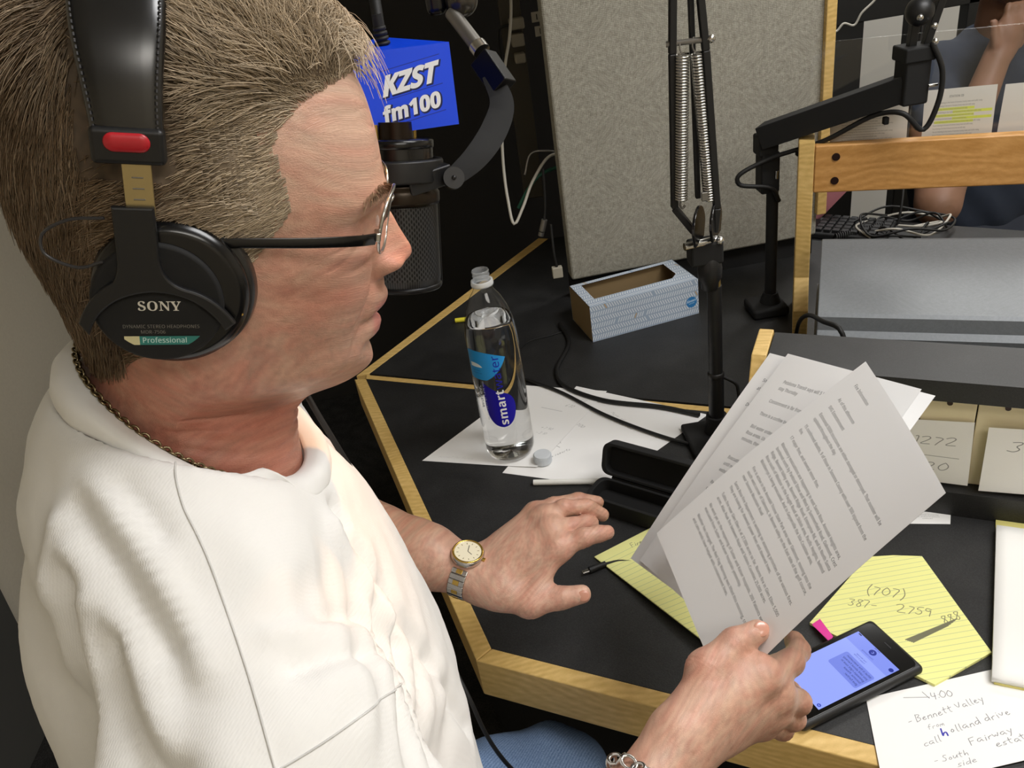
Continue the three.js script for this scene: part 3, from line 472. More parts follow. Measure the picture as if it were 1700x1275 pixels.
// ---------------------------------------------------------------- microphone, arms and stands
function spring(a, b, r, wire, turns, seg = 10) { const n = turns * seg, pts = []; for (let i = 0; i <= n; i++) { const t = i / n, an = t * turns * Math.PI * 2; pts.push(V(Math.cos(an) * r, t * a.distanceTo(b), Math.sin(an) * r)); } return new THREE.TubeGeometry(new THREE.CatmullRomCurve3(pts), n, wire, 6).applyMatrix4(along(a, b)); }
const flatbar = (a, b, w, d) => { const L = a.distanceTo(b); return rbox(w, L, d, 0.0015, 0, L / 2, 0).applyMatrix4(along(a, b)); };
{ // sprung boom arm on its pole
  const t = thing('spring_arm_stand', 'black sprung microphone arm on a pole, two steel springs', 'microphone stand', [0.308, DT, -1.064]);
  const o = t.position, L = (x, y, z) => V(x - o.x, y - o.y, z - o.z);
  mesh('base_plate', [rbox(0.075, 0.012, 0.09, 0.004, -0.012, 0.006, 0.01), cyl(0.019, 0.016, 0.03, 28, 0.012)], M.blackMatte, t);
  mesh('base_knob', cyl(0.006, 0.006, 0.01, 20).rotateX(Math.PI / 2).translate(-0.03, 0.014, 0.05), M.blackMetal, t);
  mesh('lower_pole', [cyl(0.0118, 0.0118, 0.118, 28, 0.0), lathe([[0.0118, 0.112], [0.0126, 0.114], [0.0126, 0.119], [0.0105, 0.121]], 28)], M.black, t);
  mesh('upper_pole', cyl(0.0104, 0.0104, 0.148, 28, 0.117), M.black, t);
  mesh('brass_collar', cyl(0.0088, 0.0088, 0.018, 28, 0.262), M.brass, t);
  mesh('swivel_neck', lathe([[0.0108, 0.268], [0.0125, 0.262], [0.0128, 0.272], [0.0165, 0.279], [0.0175, 0.292], [0.0155, 0.305], [0.012, 0.312]], 28).translate(-0.006, 0, 0), M.black, t);
  const hd = mesh('pivot_block', rbox(0.046, 0.034, 0.03, 0.004, -0.012, 0.319, -0.002), M.blackMatte, t);
  // two pivot cheeks
  for (const [dx, dz] of [[-0.022, 0.006], [0.004, -0.002]]) { const s = new THREE.Shape(); s.absarc(0, 0, 0.03, 0.0, Math.PI, false); s.lineTo(-0.022, -0.02); s.lineTo(0.022, -0.02); s.closePath(); mesh('pivot_cheek', plate(s, 0.004, 0.0008).rotateY(1.05).translate(dx, 0.358, dz), M.blackGloss, t); }
  mesh('pivot_pin', rod([-0.044, 0.336, 0.012], [0.004, 0.336, 0.004], 0.0055, 0.0055, 16), M.steel, t);
  mesh('pivot_bolt', new THREE.SphereGeometry(0.006, 16, 12).translate(0.006, 0.336, 0.010), M.steel, t);
  for (const p of [[[0.283, 1.148, -1.071], [0.259, 1.184, -1.079], [0.264, 1.384, -1.077], [0.272, 1.56, -1.0745]], [[0.309, 1.146, -1.064], [0.313, 1.18, -1.063], [0.303, 1.384, -1.066], [0.289, 1.56, -1.069]]]) {
    const q = p.map(a => L(...a)), gs = []; for (let i = 0; i < 3; i++) gs.push(flatbar(q[i], q[i + 1], 0.009, 0.0105));
    mesh('side_bar', gs, M.black, t);
  }
  mesh('back_bar', flatbar(L(0.2935, 1.19, -1.085), L(0.290, 1.56, -1.085), 0.007, 0.008), M.black, t);
  const c = mesh('cross_pin', rod(L(0.257, 1.396, -1.079), L(0.306, 1.397, -1.064), 0.0036, 0.0036, 14), M.dullSteel, t);
  mesh('pin_cap', new THREE.SphereGeometry(0.0052, 14, 10).translate(...L(0.309, 1.397, -1.063).toArray()), M.steel, c);
  mesh('spring', spring(L(0.267, 1.197, -1.072), L(0.2745, 1.383, -1.070), 0.0076, 0.0016, 52, 16), M.steel, t);
  mesh('spring', spring(L(0.304, 1.192, -1.066), L(0.2915, 1.382, -1.067), 0.0066, 0.0016, 52, 16), M.steel, t);
  mesh('spring_hook', tube([L(0.2745, 1.382, -1.070), L(0.272, 1.39, -1.070), L(0.274, 1.4, -1.074), L(0.277, 1.394, -1.078)], 0.0011, 16, 6), M.dullSteel, t);
  mesh('spring_hook', tube([L(0.2915, 1.381, -1.067), L(0.287, 1.39, -1.067), L(0.289, 1.401, -1.069), L(0.293, 1.394, -1.073)], 0.0011, 16, 6), M.dullSteel, t);
  mesh('spring_hook', tube([L(0.267, 1.198, -1.072), L(0.265, 1.190, -1.072), L(0.268, 1.184, -1.072), L(0.272, 1.188, -1.072)], 0.0016, 16, 6), M.dullSteel, t);
  mesh('tension_lug', rbox(0.009, 0.012, 0.004, 0.001).translate(...L(0.296, 1.200, -1.06).toArray()), M.dullSteel, t);
  mesh('arm_cable', tube([[0.011, 0.110, 0], [0.03, 0.095, 0.003], [0.033, 0.082, 0.004], [0.034, 0.06, 0.008]], 0.0028, 30, 8), M.rubber, t);
  mesh('cable_plug', [cyl(0.008, 0.0045, 0.05, 20, -0.005).translate(0.034, 0.008, 0.010)], M.rubber, t);
}
{ // broadcast microphone with its flag
  const A = V(-0.067, 1.418, -0.770), B = V(-0.087, 1.276, -0.742);
  const t = thing('studio_microphone', 'large black studio microphone with blue triangular station flag', 'microphone', [B.x, B.y, B.z]);
  const ax = along(V(0, 0, 0), A.clone().sub(B));
  const put = g => g.applyMatrix4(ax), Hm = A.distanceTo(B);
  const dots = dataTex(128, (u, v) => { const a = u * 16, b = v * 16 + (Math.floor(a) % 2) * 0.5; const d = Math.hypot(a % 1 - 0.5, b % 1 - 0.5); const k = d < 0.3 ? 10 : 58; return [k, k, k]; }, true, 6, 4);
  mesh('grille', put(lathe([[0, 0.0], [0.030, 0.0], [0.0345, 0.004], [0.0355, 0.012], [0.0355, 0.078], [0.034, 0.08]], 56)), std({ map: dots, roughness: 0.35, metalness: 0.5 }), t);
  for (const a of [0.15, Math.PI + 0.15]) mesh('grille_frame', put(rbox(0.010, 0.084, 0.012, 0.003, 0.0345, 0.040, 0).rotateY(a + 0.35)), M.blackMetal, t);
  mesh('bottom_frame', put(new THREE.TorusGeometry(0.0335, 0.003, 12, 48).rotateX(Math.PI / 2).translate(0, 0.003, 0)), M.blackMetal, t);
  mesh('lower_ring', put(lathe([[0.0, 0.08], [0.0372, 0.08], [0.0378, 0.083], [0.0378, 0.09], [0.0362, 0.092], [0.0362, 0.095], [0.0370, 0.096], [0.0370, 0.1], [0.0, 0.1]], 56)), std({ color: 0x2a2219, roughness: 0.3, metalness: 0.7 }), t);
  mesh('body', put(lathe([[0.031, 0.1], [0.0335, 0.102], [0.0335, 0.13], [0.031, 0.133], [0.0, 0.133]], 56)), M.blackGloss, t);
  mesh('shock_ring', put(lathe([[0.0345, 0.1], [0.0415, 0.1], [0.0425, 0.102], [0.0425, 0.118], [0.0415, 0.12], [0.0345, 0.12], [0.0345, 0.1]], 64)), M.black, t);
  mesh('upper_ring', put(lathe([[0, 0.128], [0.031, 0.128], [0.0345, 0.130], [0.0345, 0.136], [0.031, 0.138], [0, 0.138]], 56)), M.blackGloss, t);
  mesh('neck', put(cyl(0.017, 0.016, 0.022, 32, Hm - 0.016)), std({ color: 0x241a12, roughness: 0.3, metalness: 0.6 }), t);
  for (const a of [0.5, 2.1, 3.7]) mesh('neck_post', put(cyl(0.0022, 0.0022, 0.02, 10, Hm - 0.016).translate(0.019 * Math.cos(a), 0, -0.019 * Math.sin(a))), M.brass, t);
  // flag: triangular prism, its printed face towards the room
  const P = [V(-0.118, 1.4185, -0.757), V(-0.009, 1.4125, -0.772), V(-0.075, 1.4155, -0.856)].map(p => p.sub(B));
  const up = V(0.05, 1, -0.16).normalize(), Hf = 0.0695;
  const blue = std({ color: 0x0c4af0, roughness: 0.32 });
  const g = new THREE.BufferGeometry(), pos = [];
  const Q = P.map(p => p.clone().addScaledVector(up, Hf));
  const tri = (a, b, c) => pos.push(...a.toArray(), ...b.toArray(), ...c.toArray());
  tri(P[0], P[2], P[1]); tri(Q[0], Q[1], Q[2]);
  for (let i = 0; i < 3; i++) { const j = (i + 1) % 3; tri(P[i], P[j], Q[j]); tri(P[i], Q[j], Q[i]); }
  g.setAttribute('position', new THREE.Float32BufferAttribute(pos, 3)); g.computeVertexNormals();
  const fl = mesh('station_flag', g, blue, t);
  const ft = canvasTex(1024, 640, (x) => {
    x.fillStyle = '#0c4af0'; x.fillRect(0, 0, 1024, 640);
    x.strokeStyle = '#06228a'; x.lineWidth = 5; for (const y of [128, 352, 560]) { x.beginPath(); x.moveTo(430, y + 30); x.lineTo(930, y - 48); x.stroke(); }
    x.save(); x.translate(412, 352); x.transform(1, -0.155, -0.05, 1, 0, 0); x.font = 'italic bold 206px sans-serif'; x.lineJoin = 'miter'; x.lineWidth = 26; x.strokeStyle = '#07154e'; x.strokeText('KZST', 8, 8, 530); x.lineWidth = 12; x.fillStyle = '#eef1f5'; x.strokeStyle = '#eef1f5'; x.strokeText('KZST', 0, 0, 530); x.fillText('KZST', 0, 0, 530); x.restore();
    x.save(); x.translate(400, 555); x.transform(1, -0.155, -0.05, 1, 0, 0); x.font = 'bold 166px sans-serif'; x.lineWidth = 24; x.strokeStyle = '#07154e'; x.strokeText('fm100', 8, 8, 530); x.lineWidth = 9; x.fillStyle = '#eef1f5'; x.strokeStyle = '#eef1f5'; x.strokeText('fm100', 0, 0, 530); x.fillText('fm100', 0, 0, 530); x.restore();
  });
  const nrm = P[1].clone().sub(P[0]).cross(Q[0].clone().sub(P[0])).normalize(), e = 0.0003;
  const fg = new THREE.BufferGeometry(); const c4 = [P[0], P[1], Q[1], Q[0]].map(p => p.clone().addScaledVector(nrm, e));
  fg.setAttribute('position', new THREE.Float32BufferAttribute(c4.flatMap(p => p.toArray()), 3)); fg.setAttribute('uv', new THREE.Float32BufferAttribute([0, 0, 1, 0, 1, 1, 0, 1], 2)); fg.setIndex([0, 1, 2, 0, 2, 3]); fg.computeVertexNormals();
  mesh('printed_face', fg, std({ map: ft, roughness: 0.32 }), fl);
  // strain relief and cable out of the top
  const s0 = V(-0.065, 1.484, -0.806).sub(B);
  const rings = []; for (let k = 0; k < 5; k++) rings.push(lathe([[0.0045, 0], [0.0075 - k * 0.0004, 0.0006], [0.0075 - k * 0.0004, 0.003], [0.0045, 0.0036]], 24).translate(0, k * 0.0042, 0));
  mesh('strain_relief', join([...rings, cyl(0.0052, 0.0045, 0.03, 20)]).translate(s0.x, s0.y - 0.004, s0.z), M.rubber, t);
  mesh('microphone_cable', tube([V(s0.x, s0.y + 0.015, s0.z), V(s0.x - 0.001, s0.y + 0.05, s0.z - 0.02), V(s0.x - 0.02, s0.y + 0.12, s0.z - 0.05)], 0.0052, 30, 10), M.rubber, t);
  // ring bracket and pivot
  mesh('bracket', [rbox(0.044, 0.018, 0.016, 0.002).applyMatrix4(basis(V(0.86, 0, -0.5).normalize(), V(0, 1, 0), V(0.5, 0, 0.86).normalize(), V(-0.045, 1.376, -0.742).sub(B)))], M.black, t);
}
{ // yoke and boom holding it
  const o = V(-0.022, 1.372, -0.743);
  const t = thing('microphone_boom', 'black curved yoke and boom arm holding the flagged microphone', 'boom arm', [o.x, o.y, o.z]);
  const K = [[-0.022, 1.3725, -0.745], [0.001, 1.383, -0.761], [0.023, 1.399, -0.788], [0.034, 1.417, -0.810], [0.028, 1.439, -0.829]].map(p => V(...p).sub(o));
  const view = V(0.1, 0.38, 0.92).normalize();
  mesh('yoke', ribbon(new THREE.CatmullRomCurve3(K), 40, t => lerp(0.0085, 0.0125, Math.sin(Math.PI * t)), 0.0016, view), M.blackMatte, t);
  const kn = mesh('pivot_knob', [cyl(0.0095, 0.0095, 0.010, 32, 0).applyMatrix4(along(V(0, 0, 0), view)), new THREE.SphereGeometry(0.0022, 12, 8).translate(view.x * 0.0105, view.y * 0.0105, view.z * 0.0105)], M.black, t);
  mesh('clamp_block', rbox(0.022, 0.038, 0.02, 0.0015).applyMatrix4(along(V(0.031, 1.436, -0.834).sub(o), V(0.013, 1.468, -0.862).sub(o), 0.5)).translate(0, 0.004, 0), M.blackMetal, t);
  mesh('silver_stem', rod(V(0.021, 1.462, -0.852).sub(o), V(0.001, 1.493, -0.884).sub(o), 0.0072, 0.0072, 24), M.dullSteel, t);
  mesh('stem_collar', rod(V(0.0235, 1.4585, -0.848).sub(o), V(0.020, 1.464, -0.854).sub(o), 0.0088, 0.0088, 24), M.steel, t);
  mesh('ball_joint', new THREE.SphereGeometry(0.0165, 32, 24).translate(...V(0.012, 1.502, -0.890).sub(o).toArray()), std({ color: 0x4a463f, roughness: 0.18, metalness: 0.6 }), t);
  mesh('joint_housing', rbox(0.02, 0.034, 0.03, 0.008).translate(...V(-0.013, 1.508, -0.898).sub(o).toArray()), M.blackGloss, t);
  mesh('boom_tube', rod(V(-0.013, 1.515, -0.9).sub(o), V(0.03, 1.95, -1.35).sub(o), 0.012, 0.012, 20), M.black, t);
}
{ // right-hand low profile arm with its cable
  const o = V(0.531, DT, -1.45);
  const t = thing('low_profile_arm', 'matte black box-section microphone arm crossing the window', 'boom arm', [o.x, o.y, o.z]);
  const L = (x, y, z) => V(x - o.x, y - o.y, z - o.z);
  mesh('desk_clamp', [rbox(0.07, 0.02, 0.07, 0.006, -0.008, 0.01, 0.0), cyl(0.02, 0.014, 0.02, 24, 0.02)], M.blackMatte, t);
  mesh('post', cyl(0.011, 0.011, 0.29, 24, 0.02), M.blackMatte, t);
  mesh('elbow', [rbox(0.034, 0.075, 0.036, 0.004, -0.010, 0.285, 0.0), rbox(0.036, 0.036, 0.036, 0.004, -0.014, 0.335, 0)], M.blackMatte, t);
  mesh('elbow_bolt', rod([0.0, 0.275, 0.018], [0.0, 0.29, 0.02], 0.003, 0.003, 12), M.steel, t);
  mesh('lower_bar', flatbar(L(0.512, 1.150, -1.450), L(0.690, 1.236, -1.300), 0.040, 0.044), M.blackMatte, t);
  mesh('joint_box', [rbox(0.040, 0.080, 0.040, 0.004).translate(...L(0.692, 1.250, -1.298).toArray()), rbox(0.048, 0.022, 0.046, 0.003).translate(...L(0.692, 1.286, -1.298).toArray())], M.blackMatte, t);
  mesh('joint_screw', rod(L(0.708, 1.238, -1.275), L(0.722, 1.238, -1.275), 0.0022, 0.0022, 10), M.steel, t);
  mesh('upright_bar', flatbar(L(0.686, 1.292, -1.298), L(0.692, 1.47, -1.292), 0.012, 0.012), M.black, t);
  mesh('upright_bar', flatbar(L(0.708, 1.292, -1.298), L(0.752, 1.47, -1.292), 0.012, 0.012), M.black, t);
  mesh('head_joint', [new THREE.SphereGeometry(0.021, 20, 14).translate(...L(0.692, 1.345, -1.294).toArray()), rod(L(0.690, 1.345, -1.292), L(0.750, 1.405, -1.285), 0.008, 0.008, 16)], M.black, t);
  for (const [x, y] of [[0.683, 1.340], [0.706, 1.325], [0.710, 1.302]]) mesh('joint_bolt', new THREE.SphereGeometry(0.005, 12, 10).translate(...L(x, y, -1.274).toArray()), M.steel, t);
  mesh('arm_cable', tube([L(0.538, 1.03, -1.436), L(0.52, 1.06, -1.425), L(0.462, 1.076, -1.43), L(0.46, 1.09, -1.43), L(0.515, 1.116, -1.422), L(0.585, 1.150, -1.365), L(0.650, 1.196, -1.312), L(0.675, 1.200, -1.28), L(0.705, 1.172, -1.272), L(0.722, 1.21, -1.268), L(0.723, 1.26, -1.268), L(0.706, 1.302, -1.275)], 0.0042, 120, 8), M.rubber, t);
  for (const q of [[0.555, 1.128, -1.395], [0.66, 1.186, -1.305]]) mesh('cable_clip', rbox(0.008, 0.012, 0.01, 0.002).translate(...L(...q).toArray()), M.blackMatte, t);
}
// hanging cords and plugs in the dark corner behind the panel
tag(mesh('hanging_cord', tube([[0.13, 1.42, -1.93], [0.13, 1.385, -1.914], [0.115, 1.321, -1.875], [0.095, 1.268, -1.844], [0.072, 1.183, -1.793], [0.058, 1.096, -1.742], [0.055, 1.03, -1.703], [0.060, 0.982, -1.675], [0.083, 1.009, -1.69], [0.114, 1.055, -1.717], [0.161, 1.095, -1.741], [0.21, 1.08, -1.75]], 0.0032, 120, 8), M.whiteCable), 'thin white cord hanging in a loop left of the fabric panel', 'cord');
tag(mesh('short_grey_cable', tube([[0.10, 1.06, -1.75], [0.12, 1.10, -1.76], [0.155, 1.10, -1.76], [0.20, 1.085, -1.76]], 0.0024, 30, 6), M.dullSteel), 'short grey cord arching beside the fabric panel edge', 'cord');
tag(mesh('green_cable', tube([[0.075, 1.0, -1.72], [0.10, 1.035, -1.72], [0.13, 1.06, -1.73], [0.2, 1.07, -1.75]], 0.004, 30, 6), std({ color: 0x0f4a36, roughness: 0.6 })), 'dark green cord behind the looping white cord', 'cord');
{
  const t = thing('power_strip', 'tall dark power strip holding plugs behind the panel', 'power strip', [0.135, 0.9, -2.06]);
  mesh('strip_body', rbox(0.05, 0.62, 0.03, 0.004, 0, 0.31, -0.02), std({ color: 0x3a352a, roughness: 0.7 }), t);
  const pm = std({ color: 0x8a8477, roughness: 0.6 });
  for (const [x, y, w, h] of [[0.01, 0.42, 0.035, 0.024], [0.008, 0.385, 0.03, 0.028], [0.008, 0.345, 0.025, 0.022]]) { const p = mesh('plug', rbox(w, h, 0.03, 0.004, x, y, 0.008), pm, t); }
  mesh('plug_lead', tube([[-0.005, 0.42, 0.01], [-0.03, 0.415, 0.012], [-0.035, 0.39, 0.0], [-0.035, 0.3, -0.01]], 0.0028, 24, 6), M.rubber, t);
}
for (const [i, [x, y, z]] of [[0.193, 1.327, -2.05], [0.196, 1.298, -2.035]].entries()) {
  const t = thing('label_plate', (i ? 'lower' : 'upper') + ' of two small white label plates left of the fabric panel', 'label', [x, y, z]);
  mesh('plate', rbox(0.024, 0.022, 0.003, 0.0008), std({ color: 0x9b968a, roughness: 0.7 }), t);
  mesh('mark', bx(-0.0012, 0.0012, -0.006, 0.006, 0.0016, 0.002), M.blackMatte, t);
}
tag(mesh('rack_post', uvm(rbox(0.03, 1.9, 0.03, 0.002, 0.225, 0.95, -2.08)), M.blackMatte), 'black rack post carrying white label plates behind the panel', 'rack');
{
  const t = thing('audio_connector', 'silver audio plug hanging left of the fabric panel bottom', 'connector', [0.116, 0.955, -1.67]);
  const a = V(0.008, 0.028, 0), b = V(-0.004, -0.006, 0); mesh('shell', [rod(a, b.clone().lerp(a, 0.3), 0.0065, 0.0065, 20), rod(b.clone().lerp(a, 0.24), b, 0.0062, 0.0062, 20)], M.dullSteel, t); mesh('lead', tube([a, V(0.014, 0.06, -0.005), V(0.02, 0.13, -0.02)], 0.003, 20, 6), M.rubber, t);
  const t2 = thing('audio_connector', 'white boxy plug hanging at the fabric panel lower corner', 'connector', [0.134, 0.88, -1.625]);
  mesh('shell', rbox(0.022, 0.024, 0.014, 0.002), std({ color: 0xb0aa9a, roughness: 0.6 }), t2); mesh('lead', tube([V(0, 0.01, 0), V(-0.002, 0.04, -0.004), V(0.0, 0.1, -0.02)], 0.003, 20, 6), M.rubber, t2);
}
tag(mesh('power_lead', tube([[0.535, 0.808, -1.325], [0.515, 0.87, -1.262], [0.477, 0.955, -1.128], [0.462, 0.988, -1.044], [0.468, 0.995, -1.002], [0.475, 0.965, -0.994], [0.482, 0.90, -0.998], [0.50, 0.81, -1.0]], 0.0036, 60, 8), M.rubber), 'black lead draped over the left corner of the grey console', 'cable');

// ---------------------------------------------------------------- the seated man
// signed distance helpers
const smin = (a, b, k) => { const h = Math.max(k - Math.abs(a - b), 0) / k; return Math.min(a, b) - h * h * k * 0.25; };
function sdCap(px, py, pz, a, b) {         // tapered capsule, ends [x, y, z, r]
  const bx_ = b[0] - a[0], by = b[1] - a[1], bz = b[2] - a[2], ax = px - a[0], ay = py - a[1], az = pz - a[2];
  const t = clamp((ax * bx_ + ay * by + az * bz) / (bx_ * bx_ + by * by + bz * bz)), dx = ax - bx_ * t, dy = ay - by * t, dz = az - bz * t;
  return Math.sqrt(dx * dx + dy * dy + dz * dz) - lerp(a[3], b[3], t);
}
function sdEll(px, py, pz, c, r) {
  const x = (px - c[0]) / r[0], y = (py - c[1]) / r[1], z = (pz - c[2]) / r[2], k0 = Math.sqrt(x * x + y * y + z * z);
  const X = x / r[0], Y = y / r[1], Z = z / r[2], k1 = Math.sqrt(X * X + Y * Y + Z * Z); return k1 < 1e-9 ? -Math.min(...r) : k0 * (k0 - 1) / k1;
}
function sdfMesh(f, b0, b1, h) {           // surface nets
  const nx = Math.ceil((b1[0] - b0[0]) / h) + 1, ny = Math.ceil((b1[1] - b0[1]) / h) + 1, nz = Math.ceil((b1[2] - b0[2]) / h) + 1;
  const val = new Float32Array(nx * ny * nz), id = (i, j, k) => (k * ny + j) * nx + i;
  for (let k = 0; k < nz; k++) for (let j = 0; j < ny; j++) for (let i = 0; i < nx; i++) val[id(i, j, k)] = f(b0[0] + i * h, b0[1] + j * h, b0[2] + k * h);
  const vid = new Int32Array(nx * ny * nz).fill(-1), pos = [], idx = [];
  const E = [[0, 1], [2, 3], [4, 5], [6, 7], [0, 2], [1, 3], [4, 6], [5, 7], [0, 4], [1, 5], [2, 6], [3, 7]];
  for (let k = 0; k < nz - 1; k++) for (let j = 0; j < ny - 1; j++) for (let i = 0; i < nx - 1; i++) {
    const c = []; let m = 0; for (let q = 0; q < 8; q++) { const v = val[id(i + (q & 1), j + ((q >> 1) & 1), k + (q >> 2))]; c.push(v); if (v < 0) m |= 1 << q; }
    if (m === 0 || m === 255) continue;
    let sx = 0, sy = 0, sz = 0, n = 0;
    for (const [a, b] of E) { if (((m >> a) & 1) === ((m >> b) & 1)) continue; const t = c[a] / (c[a] - c[b]); sx += (a & 1) + t * ((b & 1) - (a & 1)); sy += ((a >> 1) & 1) + t * (((b >> 1) & 1) - ((a >> 1) & 1)); sz += (a >> 2) + t * ((b >> 2) - (a >> 2)); n++; }
    vid[id(i, j, k)] = pos.length / 3; pos.push(b0[0] + (i + sx / n) * h, b0[1] + (j + sy / n) * h, b0[2] + (k + sz / n) * h);
  }
  for (let k = 1; k < nz - 1; k++) for (let j = 1; j < ny - 1; j++) for (let i = 1; i < nx - 1; i++) {
    const v0 = val[id(i, j, k)] < 0;
    const quad = (a, b, c, d, flip) => { if (a < 0 || b < 0 || c < 0 || d < 0) return; if (flip) idx.push(a, c, b, a, d, c); else idx.push(a, b, c, a, c, d); };
    if (v0 !== (val[id(i + 1, j, k)] < 0)) quad(vid[id(i, j - 1, k - 1)], vid[id(i, j, k - 1)], vid[id(i, j, k)], vid[id(i, j - 1, k)], !v0);
    if (v0 !== (val[id(i, j + 1, k)] < 0)) quad(vid[id(i - 1, j, k - 1)], vid[id(i - 1, j, k)], vid[id(i, j, k)], vid[id(i, j, k - 1)], !v0);
    if (v0 !== (val[id(i, j, k + 1)] < 0)) quad(vid[id(i - 1, j - 1, k)], vid[id(i, j - 1, k)], vid[id(i, j, k)], vid[id(i - 1, j, k)], !v0);
  }
  const g = new THREE.BufferGeometry(); g.setAttribute('position', new THREE.Float32BufferAttribute(pos, 3)); g.setIndex(idx); g.computeVertexNormals(); return g;
}
function displace(g, f) { const p = g.attributes.position, n = g.attributes.normal; for (let i = 0; i < p.count; i++) { const d = f(p.getX(i), p.getY(i), p.getZ(i), n.getX(i), n.getY(i), n.getZ(i)); p.setXYZ(i, p.getX(i) + n.getX(i) * d, p.getY(i) + n.getY(i) * d, p.getZ(i) + n.getZ(i) * d); } g.computeVertexNormals(); return g; }
function paint(g, f) { const p = g.attributes.position, c = new Float32Array(p.count * 3); for (let i = 0; i < p.count; i++) { const k = f(p.getX(i), p.getY(i), p.getZ(i)); c[i * 3] = k[0]; c[i * 3 + 1] = k[1]; c[i * 3 + 2] = k[2]; } g.setAttribute('color', new THREE.BufferAttribute(c, 3)); return g; }
const mix3 = (a, b, t) => [lerp(a[0], b[0], t), lerp(a[1], b[1], t), lerp(a[2], b[2], t)];

const PB = V(-0.22, 0, -0.46);                                   // where he sits, on the floor
const person = thing('person', 'man in white t-shirt holding pages, seated at the desk', 'person', [PB.x, 0, PB.z]);
const toPB = new THREE.Matrix4().makeTranslation(-PB.x, 0, -PB.z);
const HM = basis(V(0.9557, -0.2504, -0.1548), V(0.2435, 0.9679, -0.0624), V(0.1654, 0.022, 0.986), V(-0.161, 1.451, -0.472));   // head: x face, y up, z right
const HMP = toPB.clone().multiply(HM);
const TM = basis(V(0.9703, 0, -0.2419), V(0, 1, 0), V(0.2419, 0, 0.9703), V(-0.209, 1.309, -0.461));      // torso: x chest, y up, z right
const TMP = toPB.clone().multiply(TM);

// ---- head and neck: stacked sections (millimetres), features pushed in afterwards
const ROW = [ // y, front, back, half width, x of widest point, front exponent, back exponent
  [127, 2, -10, 2, -4, 2, 2], [124, 26, -32, 26, -4, 2, 2], [117, 46, -50, 44, -5, 2.05, 2], [104, 70, -68, 60, -6, 2.1, 2], [86, 86, -80, 69, -8, 2.15, 2.05], [64, 95.5, -87, 75, -8, 2.2, 2.1], [42, 101, -89, 77, -8, 2.25, 2.15],
  [26, 103.5, -88, 77, -6, 2.25, 2.15], [12, 100.5, -86, 76.5, -4, 2.2, 2.15], [-4, 98, -82, 75, 0, 2.15, 2.1], [-20, 97.5, -77, 73.5, 4, 2.05, 2.05], [-34, 100, -72, 71.5, 6, 1.95, 2], [-48, 100, -68, 69, 6, 1.9, 2], [-60, 99, -66, 66.5, 5, 1.85, 2],
  [-72, 97, -66, 64.5, 4, 1.85, 2], [-84, 97.5, -67, 61, 0, 1.6, 2], [-94, 95, -68.5, 57, -8, 1.25, 2], [-102, 87, -70, 54.5, -14, 1.08, 2], [-108, 76, -71, 53, -16, 1.02, 2], [-114, 60, -72, 52.5, -16, 1.15, 2], [-122, 53, -74, 53.5, -14, 1.5, 2], [-138, 52, -78, 56, -11, 1.95, 2], [-158, 54, -84, 61, -12, 2.1, 2], [-185, 58, -92, 74, -14, 2.1, 2], [-200, 58, -96, 84, -14, 2.1, 2],
];
const rowF = [1, 2, 3, 4, 5, 6].map(k => curve1(ROW.map(r => [-r[0], r[k]])));
const noseX = curve1([[-30, 0], [-20, 0.5], [-14, 3], [-9, 8.5], [-1, 14.5], [7, 20.6], [11.5, 23.6], [15, 24.4], [18.5, 22.6], [22, 18], [25, 12.5], [28, 7.5], [32, 3.5], [37, 0]]);       // over base front, argument -y
const noseW = curve1([[-20, 8], [-8, 8.5], [0, 9.5], [8, 12], [16, 15.5], [24, 16], [34, 13]]);
const lipX = curve1([[30, 0], [36, 5], [42, 8], [47, 6.5], [51, 2.0], [54, -3.5], [57, 2.0], [60, 5.5], [65, 5.5], [69, 1.5], [73, -0.5], [80, 0.6], [88, 0.5], [96, 0]]);
const G2 = (x, y, sx, sy) => Math.exp(-(x * x) / (sx * sx) - (y * y) / (sy * sy));
